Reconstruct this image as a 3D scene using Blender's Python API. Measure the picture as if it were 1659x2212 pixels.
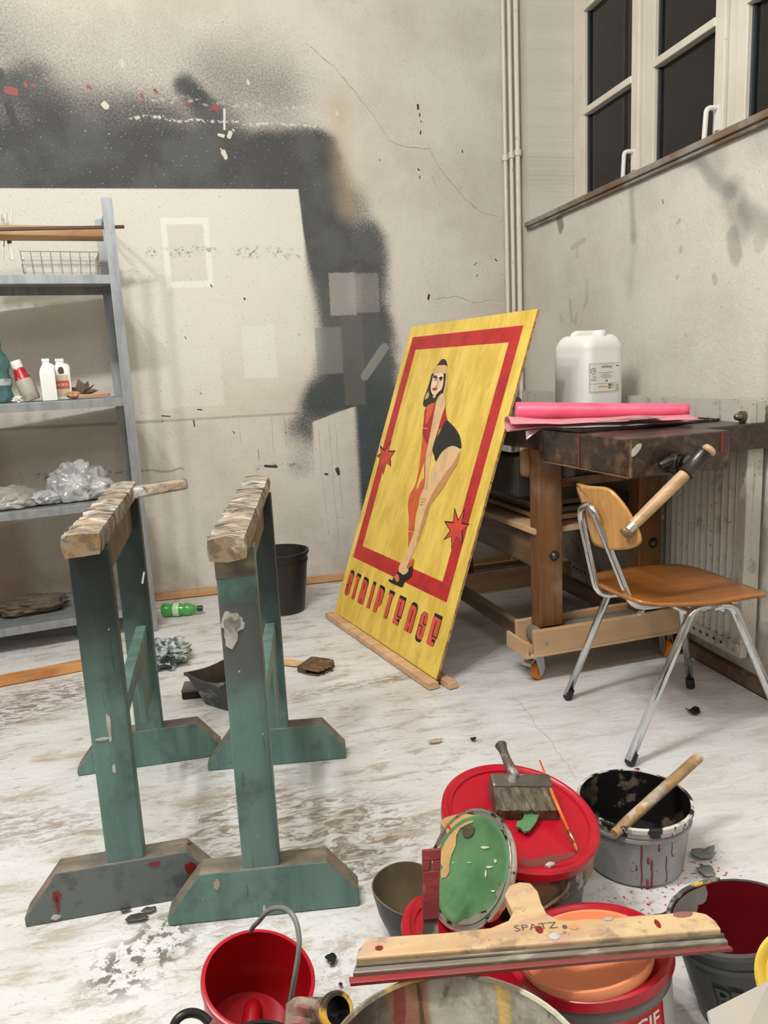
import bpy, bmesh, math, random
from mathutils import Vector, Matrix, Euler, noise as mnoise

for o in list(bpy.data.objects): bpy.data.objects.remove(o, do_unlink=True)
SC = bpy.context.scene
COL = SC.collection
V = Vector

# ------------------------------------------------------------------ camera
cd = bpy.data.cameras.new('camera'); cam = bpy.data.objects.new('camera', cd); COL.objects.link(cam)
CAM_Z = 1.15
CAM_R = Matrix(((0.9717889, 0.0885767, -0.2185875), (-0.2309148, 0.1686758, -0.9582415), (-0.0480075, 0.9816836, 0.1843709)))
cam.matrix_world = Matrix.Translation((0, 0, CAM_Z)) @ CAM_R.to_4x4()
cd.sensor_fit = 'VERTICAL'; cd.sensor_height = 36.0; cd.lens = 1661.0 / 2212.0 * 36.0
cd.clip_start = 0.05; cd.clip_end = 50
SC.camera = cam
# ------------------------------------------------------------------ world, lamps, exposure
w = bpy.data.worlds.new('night'); SC.world = w; w.use_nodes = True
w.node_tree.nodes['Background'].inputs[0].default_value = (0.055, 0.06, 0.07, 1)
w.node_tree.nodes['Background'].inputs[1].default_value = 0.35
SC.view_settings.view_transform = 'Standard'; SC.view_settings.look = 'None'
SC.view_settings.gamma = 1.0; SC.view_settings.use_curve_mapping = False
SC.view_settings.exposure = -0.08
LAMPS = [(-0.75, 1.05, 1.4, 275, 'front left'), (0.85, 0.1, 1.4, 18, 'front right, added as fill,'), (-0.75, -1.5, 1.4, 24, 'rear left, added as fill,'), (0.85, -1.5, 1.4, 24, 'rear right, added as fill,')]  # front left is the main light; the other three are added as fill
CEIL = 3.45
def area_lamp(x, y, length, power):
    for k in (-1, 0, 1):   # a tube gives off light all round, so three round sources along it
        l = bpy.data.lights.new('tube_light', 'POINT'); l.shadow_soft_size = 0.07
        l.energy = power / 3; l.color = (1.0, 0.992, 0.975)
        o = bpy.data.objects.new('tube_light', l); COL.objects.link(o); o.location = (x + k * length / 3, y, LAMP_Z - 0.14)
LAMP_Z = 3.36
for a in LAMPS: area_lamp(*a[:4])

# ------------------------------------------------------------------ camera match: a point of the photo at a known height / depth / side
def ray(px, py): return CAM_R @ V((px - 829.5, -(py - 1106.0), -1661.0))
def at_z(px, py, z=0.0):
    d = ray(px, py); t = (z - CAM_Z) / d.z; return V((d.x * t, d.y * t, z))
def at_y(px, py, y):
    d = ray(px, py); t = y / d.y; return V((d.x * t, y, CAM_Z + d.z * t))
def at_x(px, py, x):
    d = ray(px, py); t = x / d.x; return V((x, d.y * t, CAM_Z + d.z * t))
def at_plane(px, py, c, n, off=0.0):
    c = V(c); n = V(n).normalized(); d = ray(px, py); o = V((0, 0, CAM_Z))
    t = ((c + n * off - o).dot(n)) / d.dot(n); return o + d * t

# ------------------------------------------------------------------ materials
def srgb(r, g, b):
    f = lambda c: (c / 255 / 12.92) if c / 255 <= 0.04045 else ((c / 255 + 0.055) / 1.055) ** 2.4
    return (f(r), f(g), f(b), 1)
class Mat:
    def __init__(s, name, base=(0.8, 0.8, 0.8, 1), rough=0.6, metal=0.0, tree=None):
        if tree is None:
            s.mat = bpy.data.materials.new(name); s.mat.use_nodes = True; s.nt = s.mat.node_tree
            s.b = s.nt.nodes['Principled BSDF']; s.set('Base Color', base); s.set('Roughness', rough); s.set('Metallic', metal)
        else: s.nt = tree
    def link(s, a, b): s.nt.links.new(a, b)
    def put(s, sock, v):
        if hasattr(v, 'is_output') or isinstance(v, bpy.types.NodeSocket): s.link(v, sock)
        else: sock.default_value = v
    def set(s, k, v): s.put(s.b.inputs[k], v)
    def n(s, t, **kw):
        nd = s.nt.nodes.new(t)
        for k, v in kw.items(): setattr(nd, k, v)
        return nd
    def coord(s, scale=(1, 1, 1), loc=(0, 0, 0), rot=(0, 0, 0)):
        tc = s.n('ShaderNodeTexCoord'); mp = s.n('ShaderNodeMapping')
        mp.inputs['Scale'].default_value = scale; mp.inputs['Location'].default_value = loc; mp.inputs['Rotation'].default_value = rot
        s.link(tc.outputs['Object'], mp.inputs['Vector']); return mp.outputs[0]
    def noise(s, vec, scale=5, detail=4, rough=0.55, dist=0.0):
        t = s.n('ShaderNodeTexNoise'); s.put(t.inputs['Vector'], vec); t.inputs['Scale'].default_value = scale
        t.inputs['Detail'].default_value = detail; t.inputs['Roughness'].default_value = rough; t.inputs['Distortion'].default_value = dist
        return t.outputs['Fac']
    def math(s, op, a, b=0.0, clamp=False):
        m = s.n('ShaderNodeMath', operation=op); m.use_clamp = clamp; s.put(m.inputs[0], a); s.put(m.inputs[1], b); return m.outputs[0]
    def step(s, v, lo, hi, a=0.0, b=1.0):
        m = s.n('ShaderNodeMapRange'); m.interpolation_type = 'SMOOTHSTEP'; s.put(m.inputs[0], v)
        for i, q in zip((1, 2, 3, 4), (lo, hi, a, b)): s.put(m.inputs[i], q)
        return m.outputs[0]
    def mix(s, f, a, b, mode='MIX'):
        m = s.n('ShaderNodeMix', data_type='RGBA', blend_type=mode); s.put(m.inputs[0], f); s.put(m.inputs[6], a); s.put(m.inputs[7], b); return m.outputs[2]
    def bump(s, h, strength=0.3, dist=0.002):
        b = s.n('ShaderNodeBump'); b.inputs['Strength'].default_value = strength; b.inputs['Distance'].default_value = dist
        s.put(b.inputs['Height'], h)
        prev = s.b.inputs['Normal'].links[0].from_socket if s.b.inputs['Normal'].is_linked else None
        if prev: s.link(prev, b.inputs['Normal'])
        s.link(b.outputs[0], s.b.inputs['Normal'])
    def voro(s, vec, scale, feature='F1'):
        t = s.n('ShaderNodeTexVoronoi', feature=feature); s.put(t.inputs['Vector'], vec); t.inputs['Scale'].default_value = scale
        return t.outputs['Distance']

def grunge(name, base, layers=(), rough=0.6, metal=0.0, bump=(60, 0.25, 0.001), stretch=(1, 1, 1), seed=0.0):
    """layers: (colour, noise scale, threshold, softness, amount)"""
    m = Mat(name, base, rough, metal); c = base
    for i, L in enumerate(layers):
        col, sc, th, so, am = L[:5]
        vec = m.coord(L[5] if len(L) > 5 else stretch, (seed + i * 3.7, i * 1.9, i * 2.3))
        f = m.math('MULTIPLY', m.step(m.noise(vec, sc, 5, 0.6), th - so, th + so), am)
        c = m.mix(f, c, col)
    m.put(m.b.inputs['Base Color'], c)
    if bump: m.bump(m.noise(m.coord(stretch), bump[0], 4), bump[1], bump[2])
    return m.mat
def wood(name, c1, c2, axis=0, scale=1.0, rough=0.45, coat=0.0, grime=None, var=0.5):
    m = Mat(name, c1, rough)
    st = [22.0 * scale] * 3; st[axis] = 1.6 * scale
    f = m.noise(m.coord(tuple(st)), 1.0, 6, 0.6, 0.6)
    c = m.mix(m.step(f, 0.35, 0.68), c1, c2)
    if grime:
        c = m.mix(m.math('MULTIPLY', m.step(m.noise(m.coord(loc=(3, 1, 2)), grime[1], 5), grime[2] - 0.1, grime[2] + 0.1), grime[3]), c, grime[0])
    m.put(m.b.inputs['Base Color'], c)
    if coat: m.set('Coat Weight', coat); m.set('Coat Roughness', 0.25)
    m.bump(f, 0.15, 0.001)
    return m.mat

# ------------------------------------------------------------------ mesh helpers
def ortho(d):
    d = d.normalized(); a = V((0, 0, 1)) if abs(d.z) < 0.9 else V((1, 0, 0))
    x = d.cross(a).normalized(); return x, d.cross(x).normalized()
def frame(c, n, up=(0, 0, 1)):
    """matrix whose local z is n, local y as near as possible to up"""
    z = V(n).normalized(); x = V(up).cross(z).normalized(); y = z.cross(x)
    return Matrix.Translation(V(c)) @ Matrix((x, y, z)).transposed().to_4x4()
class MB:
    def __init__(s): s.bm = bmesh.new()
    def raw(s, vs, fs, M=None, mi=0):
        vv = [s.bm.verts.new(M @ V(p) if M else V(p)) for p in vs]
        for f in fs:
            try: s.bm.faces.new([vv[i] for i in f]).material_index = mi
            except ValueError: pass
        return s
    def box(s, x0, x1, y0, y1, z0, z1, M=None, mi=0):
        return s.raw([(x0, y0, z0), (x1, y0, z0), (x1, y1, z0), (x0, y1, z0), (x0, y0, z1), (x1, y0, z1), (x1, y1, z1), (x0, y1, z1)],
                     [(3, 2, 1, 0), (4, 5, 6, 7), (0, 1, 5, 4), (1, 2, 6, 5), (2, 3, 7, 6), (3, 0, 4, 7)], M, mi)
    def beam(s, p0, p1, w, h, up=(0, 0, 1), mi=0):
        """box from p0 to p1, w across, h along up"""
        p0 = V(p0); p1 = V(p1); d = p1 - p0; y = d.normalized(); x = y.cross(V(up)).normalized(); z = x.cross(y)
        M = Matrix.Translation(p0) @ Matrix((x, y, z)).transposed().to_4x4()
        return s.box(-w / 2, w / 2, 0, d.length, -h / 2, h / 2, M, mi)
    def prism(s, poly, t0, t1, M=None, mi=0):
        n = len(poly)
        if sum(poly[i][0] * poly[(i + 1) % n][1] - poly[(i + 1) % n][0] * poly[i][1] for i in range(n)) < 0: poly = poly[::-1]
        vs = [(x, y, t0) for x, y in poly] + [(x, y, t1) for x, y in poly]
        fs = [tuple(range(n - 1, -1, -1)), tuple(range(n, 2 * n))] + [(i, (i + 1) % n, n + (i + 1) % n, n + i) for i in range(n)]
        return s.raw(vs, fs, M, mi)
    def tube(s, pts, r, n=12, closed=False, mi=0, caps=True):
        pts = [V(p) for p in pts]; N = len(pts); rs = r if isinstance(r, (list, tuple)) else [r] * N
        rings = []; prev = None
        for i, p in enumerate(pts):
            if closed: d = pts[(i + 1) % N] - pts[i - 1]
            else: d = pts[min(i + 1, N - 1)] - pts[max(i - 1, 0)]
            d.normalize()
            if prev is None: x, y = ortho(d)
            else:
                x = (prev - d * prev.dot(d)).normalized(); y = d.cross(x)
            prev = x
            rings.append([s.bm.verts.new(p + (x * math.cos(2 * math.pi * k / n) + y * math.sin(2 * math.pi * k / n)) * rs[i]) for k in range(n)])
        for i in range(N if closed else N - 1):
            a = rings[i]; b = rings[(i + 1) % N]
            for k in range(n):
                s.bm.faces.new((a[k], a[(k + 1) % n], b[(k + 1) % n], b[k])).material_index = mi
        if caps and not closed:
            s.bm.faces.new(rings[0][::-1]).material_index = mi; s.bm.faces.new(rings[-1]).material_index = mi
        return s
    def lathe(s, prof, n=48, M=None, mi=0, jitter=None):
        """prof: list of (r, z); ends with r=0 close up"""
        rings = []
        for j, (r, z) in enumerate(prof):
            if r < 1e-6: rings.append([s.bm.verts.new(M @ V((0, 0, z)) if M else V((0, 0, z)))])
            else:
                ring = []
                for k in range(n):
                    a = 2 * math.pi * k / n; rr, zz = r, z
                    if jitter: rr, zz = jitter(j, a, r, z)
                    p = V((rr * math.cos(a), rr * math.sin(a), zz)); ring.append(s.bm.verts.new(M @ p if M else p))
                rings.append(ring)
        for a, b in zip(rings, rings[1:]):
            for k in range(n):
                k2 = (k + 1) % n
                if len(a) == 1 and len(b) == 1: continue
                if len(a) == 1: f = (a[0], b[k2], b[k])
                elif len(b) == 1: f = (a[k], a[k2], b[0])
                else: f = (a[k], a[k2], b[k2], b[k])
                s.bm.faces.new(f).material_index = mi
        return s
    def grid(s, fn, nu, nv, mi=0):
        vs = [[s.bm.verts.new(fn(i / nu, j / nv)) for j in range(nv + 1)] for i in range(nu + 1)]
        for i in range(nu):
            for j in range(nv): s.bm.faces.new((vs[i][j], vs[i + 1][j], vs[i + 1][j + 1], vs[i][j + 1])).material_index = mi
        return s
    def blob(s, c, size, sub=3, seed=0, amp=0.25, freq=2.0, flat=None, ridge=False, M=None):
        r = bmesh.ops.create_icosphere(s.bm, subdivisions=sub, radius=1.0)
        for v in r['verts']:
            p = v.co.copy(); k = mnoise.noise(p * freq + V((seed, seed * 2, 0)))
            if ridge: k = abs(k) * 2 - 0.5 + 0.5 * (abs(mnoise.noise(p * freq * 2.3 + V((seed, 0, 3)))) * 2 - 0.5)
            p = p * (1 + amp * k); q = V((p.x * size[0], p.y * size[1], p.z * size[2]))
            if M: q = M @ q
            q += V(c)
            if flat is not None and q.z < flat: q.z = flat
            v.co = q
        return s
    def build(s, name, mat, parent=None, smooth=False, bevel=0.0, solid=0.0, sub=0, world=True):
        bmesh.ops.recalc_face_normals(s.bm, faces=s.bm.faces)
        me = bpy.data.meshes.new(name); s.bm.to_mesh(me); s.bm.free()
        for m in (mat if isinstance(mat, (list, tuple)) else [mat]): me.materials.append(m)
        if smooth:
            for p in me.polygons: p.use_smooth = True
            if smooth != 'all':
                try: me.set_sharp_from_angle(angle=math.radians(smooth if smooth > 1 else 40))
                except Exception: pass
        o = bpy.data.objects.new(name, me); COL.objects.link(o)
        if parent:
            o.parent = parent
            if world: o.matrix_parent_inverse = WORLD_INV[parent.name] if parent.name in WORLD_INV else Matrix()
        if solid: md = o.modifiers.new('solid', 'SOLIDIFY'); md.thickness = solid; md.offset = 0
        if sub: md = o.modifiers.new('sub', 'SUBSURF'); md.levels = md.render_levels = sub
        if bevel: md = o.modifiers.new('bevel', 'BEVEL'); md.width = bevel; md.segments = 2; md.limit_method = 'ANGLE'; md.angle_limit = math.radians(40)
        return o
WORLD_INV = {}
from mathutils.geometry import tessellate_polygon
def flat_poly(mb, pts, mi=0):
    """concave flat polygon as triangles"""
    pts = [V(p) for p in pts]; vs = [mb.bm.verts.new(p) for p in pts]
    for t in tessellate_polygon([pts]):
        try: mb.bm.faces.new([vs[i] for i in t]).material_index = mi
        except ValueError: pass
def thing(name, label, cat, loc=(0, 0, 0), rz=0.0, group=None):
    o = bpy.data.objects.new(name, None); COL.objects.link(o); o.empty_display_size = 0.05
    o.location = loc; o.rotation_euler = (0, 0, rz); o['label'] = label; o['category'] = cat
    if group: o['group'] = group
    WORLD_INV[o.name] = (Matrix.Translation(V(loc)) @ Matrix.Rotation(rz, 4, 'Z')).inverted()
    return o
def tag(o, label, cat, group=None, kind=None):
    o['label'] = label; o['category'] = cat
    if group: o['group'] = group
    if kind: o['kind'] = kind
    return o
def struct(o, label=None):
    o['kind'] = 'structure'
    if label: o['label'] = label
    return o
def rnd_poly(poly, r=2, closed=True):
    """Catmull-Rom smoothing of a 2D polygon"""
    out = []; n = len(poly)
    for i in range(n):
        p0, p1, p2, p3 = (V(poly[(i + k) % n]) for k in (-1, 0, 1, 2))
        for t in [k / r for k in range(r)]:
            out.append(tuple(0.5 * ((2 * p1) + (-p0 + p2) * t + (2 * p0 - 5 * p1 + 4 * p2 - p3) * t * t + (-p0 + 3 * p1 - 3 * p2 + p3) * t ** 3)))
    return out
def spline(pts, r=6):
    pts = [V(p) for p in pts]; P = [pts[0]] + pts + [pts[-1]]; out = []
    for i in range(len(pts) - 1):
        p0, p1, p2, p3 = P[i:i + 4]
        for k in range(r):
            t = k / r; out.append(0.5 * ((2 * p1) + (-p0 + p2) * t + (2 * p0 - 5 * p1 + 4 * p2 - p3) * t * t + (-p0 + 3 * p1 - 3 * p2 + p3) * t ** 3))
    return out + [pts[-1]]
def fillet(pts, r, k=6):
    """round the inner corners of a polyline"""
    pts = [V(p) for p in pts]; out = [pts[0]]
    for a, b, c in zip(pts, pts[1:], pts[2:]):
        d1 = (a - b).normalized(); d2 = (c - b).normalized(); q = min(r, (a - b).length * 0.49, (c - b).length * 0.49)
        s, e = b + d1 * q, b + d2 * q
        for i in range(k + 1):
            t = i / k; out.append((1 - t) ** 2 * s + 2 * t * (1 - t) * b + t * t * e)
    return out + [pts[-1]]
def text_mesh(mb, body, size, place, mi=0, bold=0.0):
    cu = bpy.data.curves.new('t', 'FONT'); cu.body = body; cu.size = size; cu.offset = bold; cu.resolution_u = 2
    o = bpy.data.objects.new('t', cu); COL.objects.link(o); bpy.context.view_layer.update()
    dg = bpy.context.evaluated_depsgraph_get(); me = o.evaluated_get(dg).to_mesh()
    vs = [place(v.co.x, v.co.y) for v in me.vertices]; fs = [tuple(p.vertices) for p in me.polygons]
    mb.raw(vs, fs, None, mi)
    o.evaluated_get(dg).to_mesh_clear(); bpy.data.objects.remove(o); bpy.data.curves.remove(cu)

# capsule mask node group: 1 inside a stroke from A to B, soft edge
CG = bpy.data.node_groups.new('stroke_mask', 'ShaderNodeTree')
for nm, ty in (('P', 'NodeSocketVector'), ('A', 'NodeSocketVector'), ('B', 'NodeSocketVector'), ('R', 'NodeSocketFloat'), ('Soft', 'NodeSocketFloat'), ('Amount', 'NodeSocketFloat')):
    CG.interface.new_socket(nm, in_out='INPUT', socket_type=ty)
CG.interface.new_socket('Mask', in_out='OUTPUT', socket_type='NodeSocketFloat')
gi = CG.nodes.new('NodeGroupInput'); go = CG.nodes.new('NodeGroupOutput')
def _vm(op, a, b=None, out=0):
    n = CG.nodes.new('ShaderNodeVectorMath'); n.operation = op; CG.links.new(a, n.inputs[0])
    if b is not None: CG.links.new(b, n.inputs[1])
    return n.outputs[out]
_pa = _vm('SUBTRACT', gi.outputs[0], gi.outputs[1]); _ba = _vm('SUBTRACT', gi.outputs[2], gi.outputs[1])
_m = CG.nodes.new('ShaderNodeMath'); _m.operation = 'DIVIDE'; _m.use_clamp = True
CG.links.new(_vm('DOT_PRODUCT', _pa, _ba, 1), _m.inputs[0]); CG.links.new(_vm('DOT_PRODUCT', _ba, _ba, 1), _m.inputs[1])
_s = CG.nodes.new('ShaderNodeVectorMath'); _s.operation = 'SCALE'; CG.links.new(_ba, _s.inputs[0]); CG.links.new(_m.outputs[0], _s.inputs[3])
_d = _vm('LENGTH', _vm('SUBTRACT', _pa, _s.outputs[0]), None, 1)
_a = CG.nodes.new('ShaderNodeMath'); _a.operation = 'ADD'; CG.links.new(gi.outputs[3], _a.inputs[0]); CG.links.new(gi.outputs[4], _a.inputs[1])
_r = CG.nodes.new('ShaderNodeMapRange'); _r.interpolation_type = 'SMOOTHSTEP'
CG.links.new(_d, _r.inputs[0]); CG.links.new(gi.outputs[3], _r.inputs[1]); CG.links.new(_a.outputs[0], _r.inputs[2]); CG.links.new(gi.outputs[5], _r.inputs[3]); _r.inputs[4].default_value = 0
CG.links.new(_r.outputs[0], go.inputs[0])
def stroke(m, P, a, b, r, soft, amount=1.0):
    g = m.n('ShaderNodeGroup'); g.node_tree = CG; m.link(P, g.inputs[0])
    g.inputs[1].default_value = (a[0], a[1], 0); g.inputs[2].default_value = (b[0] + 1e-4, b[1], 0)
    g.inputs[3].default_value = r; g.inputs[4].default_value = max(soft, 1e-4); g.inputs[5].default_value = amount
    return g.outputs[0]
def union(m, masks):
    """1 - product(1 - mask)"""
    acc = None
    for k in masks:
        q = m.math('SUBTRACT', 1.0, k); acc = q if acc is None else m.math('MULTIPLY', acc, q)
    return m.math('SUBTRACT', 1.0, acc)
def plane_coord(m, ax, ay, warp=0.012, wscale=14, fine=0.0):
    g = m.n('ShaderNodeNewGeometry'); sp = m.n('ShaderNodeSeparateXYZ'); m.link(g.outputs['Position'], sp.inputs[0])
    cb = m.n('ShaderNodeCombineXYZ'); m.link(sp.outputs[ax], cb.inputs[0]); m.link(sp.outputs[ay], cb.inputs[1])
    base = cb.outputs[0]
    nz = m.n('ShaderNodeTexNoise'); m.link(base, nz.inputs['Vector']); nz.inputs['Scale'].default_value = wscale; nz.inputs['Detail'].default_value = 4
    a = m.n('ShaderNodeVectorMath', operation='SUBTRACT'); m.link(nz.outputs['Color'], a.inputs[0]); a.inputs[1].default_value = (0.5, 0.5, 0.5)
    b = m.n('ShaderNodeVectorMath', operation='SCALE'); m.link(a.outputs[0], b.inputs[0]); b.inputs[3].default_value = warp * 2
    c = m.n('ShaderNodeVectorMath', operation='ADD'); m.link(base, c.inputs[0]); m.link(b.outputs[0], c.inputs[1])
    z = m.n('ShaderNodeVectorMath', operation='MULTIPLY'); m.link(c.outputs[0], z.inputs[0]); z.inputs[1].default_value = (1, 1, 0)
    return base, z.outputs[0], sp

# =================================================================== THE ROOM
YB = 4.094; XR = 1.775; YN = 3.985; XW = 2.05; ZS = 1.86     # back wall, right wall, niche end, window plane, sill height
def wall_back_material():
    m = Mat('plaster_back', srgb(214, 209, 198), 0.75)
    P0, P, sp = plane_coord(m, 0, 2, 0.03, 9)
    S = lambda *a: stroke(m, P, *a)
    H = lambda *a: stroke(m, P0, *a)
    n1 = m.noise(P0, 2.2, 6, 0.6); c = m.mix(m.step(n1, 0.35, 0.7), srgb(219, 214, 203), srgb(203, 196, 184))
    # lighter painted panel (hard edged) and squares of older paint
    x, z = sp.outputs[0], sp.outputs[2]
    wob = m.math('MULTIPLY', m.math('SUBTRACT', m.noise(P0, 55, 3, .6), .5), .016); wpx = m.math('ADD', x, wob); wpz = m.math('ADD', z, wob)
    def boxm(x0, x1, z0, z1, s=0.006, x=wpx, z=wpz):
        a = m.math('MULTIPLY', m.step(x, x0 - s, x0 + s), m.step(x, x1 - s, x1 + s, 1, 0))
        b = m.math('MULTIPLY', m.step(z, z0 - s, z0 + s), m.step(z, z1 - s, z1 + s, 1, 0)); return m.math('MULTIPLY', a, b)
    edge = m.math('ADD', m.math('MULTIPLY', m.math('SUBTRACT', 2.05, z), 0.055), 0.573)
    dx = m.math('SUBTRACT', x, edge)
    soft = m.step(z, 1.3, 1.9, 0.10, 0.008)
    panel = m.math('MULTIPLY', m.step(dx, m.math('MULTIPLY', soft, -1.0), soft, 1, 0), m.step(z, 2.050, 2.060, 1, 0))
    panel = m.math('MULTIPLY', panel, m.step(z, 1.0, 1.3))
    c = m.mix(m.math('MULTIPLY', panel, 0.85), c, srgb(231, 228, 219))
    for (a, b, cc, d, col, am) in [(-.20, .117, 1.0, 1.294, (234, 231, 222), .6), (.231, .401, 1.127, 1.392, (236, 234, 226), .7),
                                   (-.116, .114, 1.589, 1.922, (243, 241, 234), .9), (-.088, .086, 1.62, 1.89, (221, 217, 207), .9), (-.25, .2, 1.30, 1.55, (236, 233, 223), .3)]:
        c = m.mix(m.math('MULTIPLY', boxm(a, b, cc, d), am), c, srgb(*col))
    # black and grey spray
    fine = m.noise(P0, 105, 4, 0.75)
    dark = union(m, [S((-2.4, 2.19), (.62, 2.18), .09, .11, .96), S((-2.4, 2.11), (.66, 2.10), .05, .09, 1.0), S((-2.4, 2.35), (.2, 2.33), .04, .16, .45), S((-2.4, 2.55), (.4, 2.50), .10, .45, .34),
                     S((-.7, 2.42), (-.1, 2.36), .03, .20, .35), S((.66, 2.18), (.70, 1.75), .09, .13, .97), S((.70, 1.85), (.72, 1.15), .045, .13, .88),
                     S((.93, 1.78), (.93, 1.45), .03, .13, .78), S((.86, 2.0), (.92, 1.7), .0, .16, .55), S((.9, 1.30), (.90, .40), .085, .13, .93), S((.70, 1.16), (.56, .88), .03, .15, .62),
                     S((.63, 1.0), (.80, 1.03), .055, .09, .85), S((.50, .86), (.50, .66), .02, .13, .35), S((.06, 2.52), (.17, 2.40), .012, .07, .85), S((.17, 2.40), (.18, 2.15), .03, .07, .5),
                     S((-.62, 2.52), (-.50, 2.30), .02, .12, .55), S((-.80, 2.50), (-.70, 2.49), .02, .07, .6), S((-.765, 2.56), (-.72, 2.31), .012, .012, .55),
                     S((.475, 1.27), (.44, 1.16), .004, .05, .28), S((-2.2, 2.9), (-.9, 2.75), .1, .4, .25), S((.2, 2.55), (.5, 2.50), .0, .25, .25)])
    keep = m.math('SUBTRACT', 1.0, panel)
    # bare patch low on the wall, top edge cut diagonally
    top = m.math('ADD', m.math('MULTIPLY', m.math('SUBTRACT', x, .57), .30), .885)
    dz = m.math('SUBTRACT', z, top)
    patch = m.math('MULTIPLY', m.step(dz, -.006, .004, 1, 0), m.math('MULTIPLY', m.step(x, .555, .585), m.step(x, .775, .83, 1, 0)))
    keep = m.math('MULTIPLY', keep, m.math('SUBTRACT', 1.0, patch))
    dark = m.math('MULTIPLY', dark, keep)
    grain = m.math('ADD', m.math('MULTIPLY', m.math('SUBTRACT', fine, 0.5), 2.4), dark)
    dk = m.step(m.math('ADD', m.math('MULTIPLY', dark, 0.6), m.math('MULTIPLY', grain, 0.4)), 0.06, 0.92)
    dk = m.math('MULTIPLY', dk, m.step(dark, 0.0, 0.12))
    tone = m.mix(m.step(m.noise(P0, 3.5, 4), .4, .62), srgb(72, 74, 74), srgb(88, 91, 90))
    tone = m.mix(m.math('MULTIPLY', m.step(z, .9, 1.25, 1, 0), .7), tone, srgb(60, 72, 72))
    c = m.mix(dk, c, tone)
    # papers that masked or covered the spray
    for (a, b, cc, d, col, am) in [(.70, .84, 1.43, 1.645, (168, 164, 160), .75), (.84, .965, 1.44, 1.64, (160, 158, 152), .45), (.61, .75, 1.13, 1.37, (138, 140, 134), .6),
                                   (.75, .865, .96, 1.43, (112, 108, 100), .5)]:
        c = m.mix(m.math('MULTIPLY', boxm(a, b, cc, d, .004), am), c, srgb(*col))
    c = m.mix(H((.865, 1.11), (.98, 1.255), .022, .003, .65), c, srgb(158, 155, 147))
    # pale scratches through the spray
    sc = union(m, [m.math('MULTIPLY', S((-.2, 2.375), (.78, 2.352), .003, .006, 1), m.step(m.noise(P0, 60, 3), .46, .56)), m.math('MULTIPLY', S((-.1, 2.46), (.62, 2.43), .006, .01, .6), m.step(m.noise(P0, 45, 3), .5, .6))])
    band = m.math('MULTIPLY', S((-.75, 2.38), (.9, 2.36), .2, .25, 1), m.step(m.noise(P0, 95, 2, .5), .68, .72))
    c = m.mix(union(m, [sc, m.math('MULTIPLY', band, .7)]), c, srgb(214, 210, 200))
    # red splashes, grime lines, cracks, holes
    c = m.mix(m.math('MULTIPLY', S((.80, 2.45), (.82, 1.95), .0, .10, .45), 1.0), c, srgb(190, 168, 140))
    dots = m.math('MULTIPLY', m.step(m.noise(P0, 34, 5, .8), .50, .60), m.step(m.noise(P0, 9, 2), .42, .52))
    gl = union(m, [m.math('MULTIPLY', S((-.17, 1.765), (.54, 1.75), .004, .035, .9), dots), H((-2.2, .955), (-.2, .937), .003, .010, .5), H((-.2, .937), (.49, .935), .003, .007, .4), m.math('MULTIPLY', S((-.9, .70), (-.35, .69), .008, .02, .9), dots),
                   S((-.45, .685), (-.12, .68), .002, .008, .5), m.math('MULTIPLY', S((.26, .665), (.50, .655), .006, .02, .8), dots), m.math('MULTIPLY', S((.27, .668), (.37, .662), .006, .006, 1), dots)])
    c = m.mix(m.math('MULTIPLY', gl, .85), c, srgb(62, 60, 54))
    # dirt near the floor and fine flecks
    c = m.mix(m.math('MULTIPLY', m.math('MULTIPLY', m.step(z, .05, .5, 1, 0), m.step(m.noise(P0, 5, 6, .65), .42, .68)), .45), c, srgb(150, 140, 124))
    c = m.mix(m.math('MULTIPLY', m.step(m.noise(P0, 75, 2, .6), .68, .72), .6), c, srgb(120, 112, 98))
    c = m.mix(m.math('MULTIPLY', m.step(m.noise(P0, 120, 3, .7), .60, .68), .35), c, srgb(150, 143, 130))
    c = m.mix(m.math('MULTIPLY', S((-1.3, 1.5), (-1.15, .2), .2, .12, .6), .8), c, srgb(150, 112, 74))
    m.put(m.b.inputs['Base Color'], c)
    m.bump(m.noise(P0, 60, 5, .7), .9, .006)
    return m.mat
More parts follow.
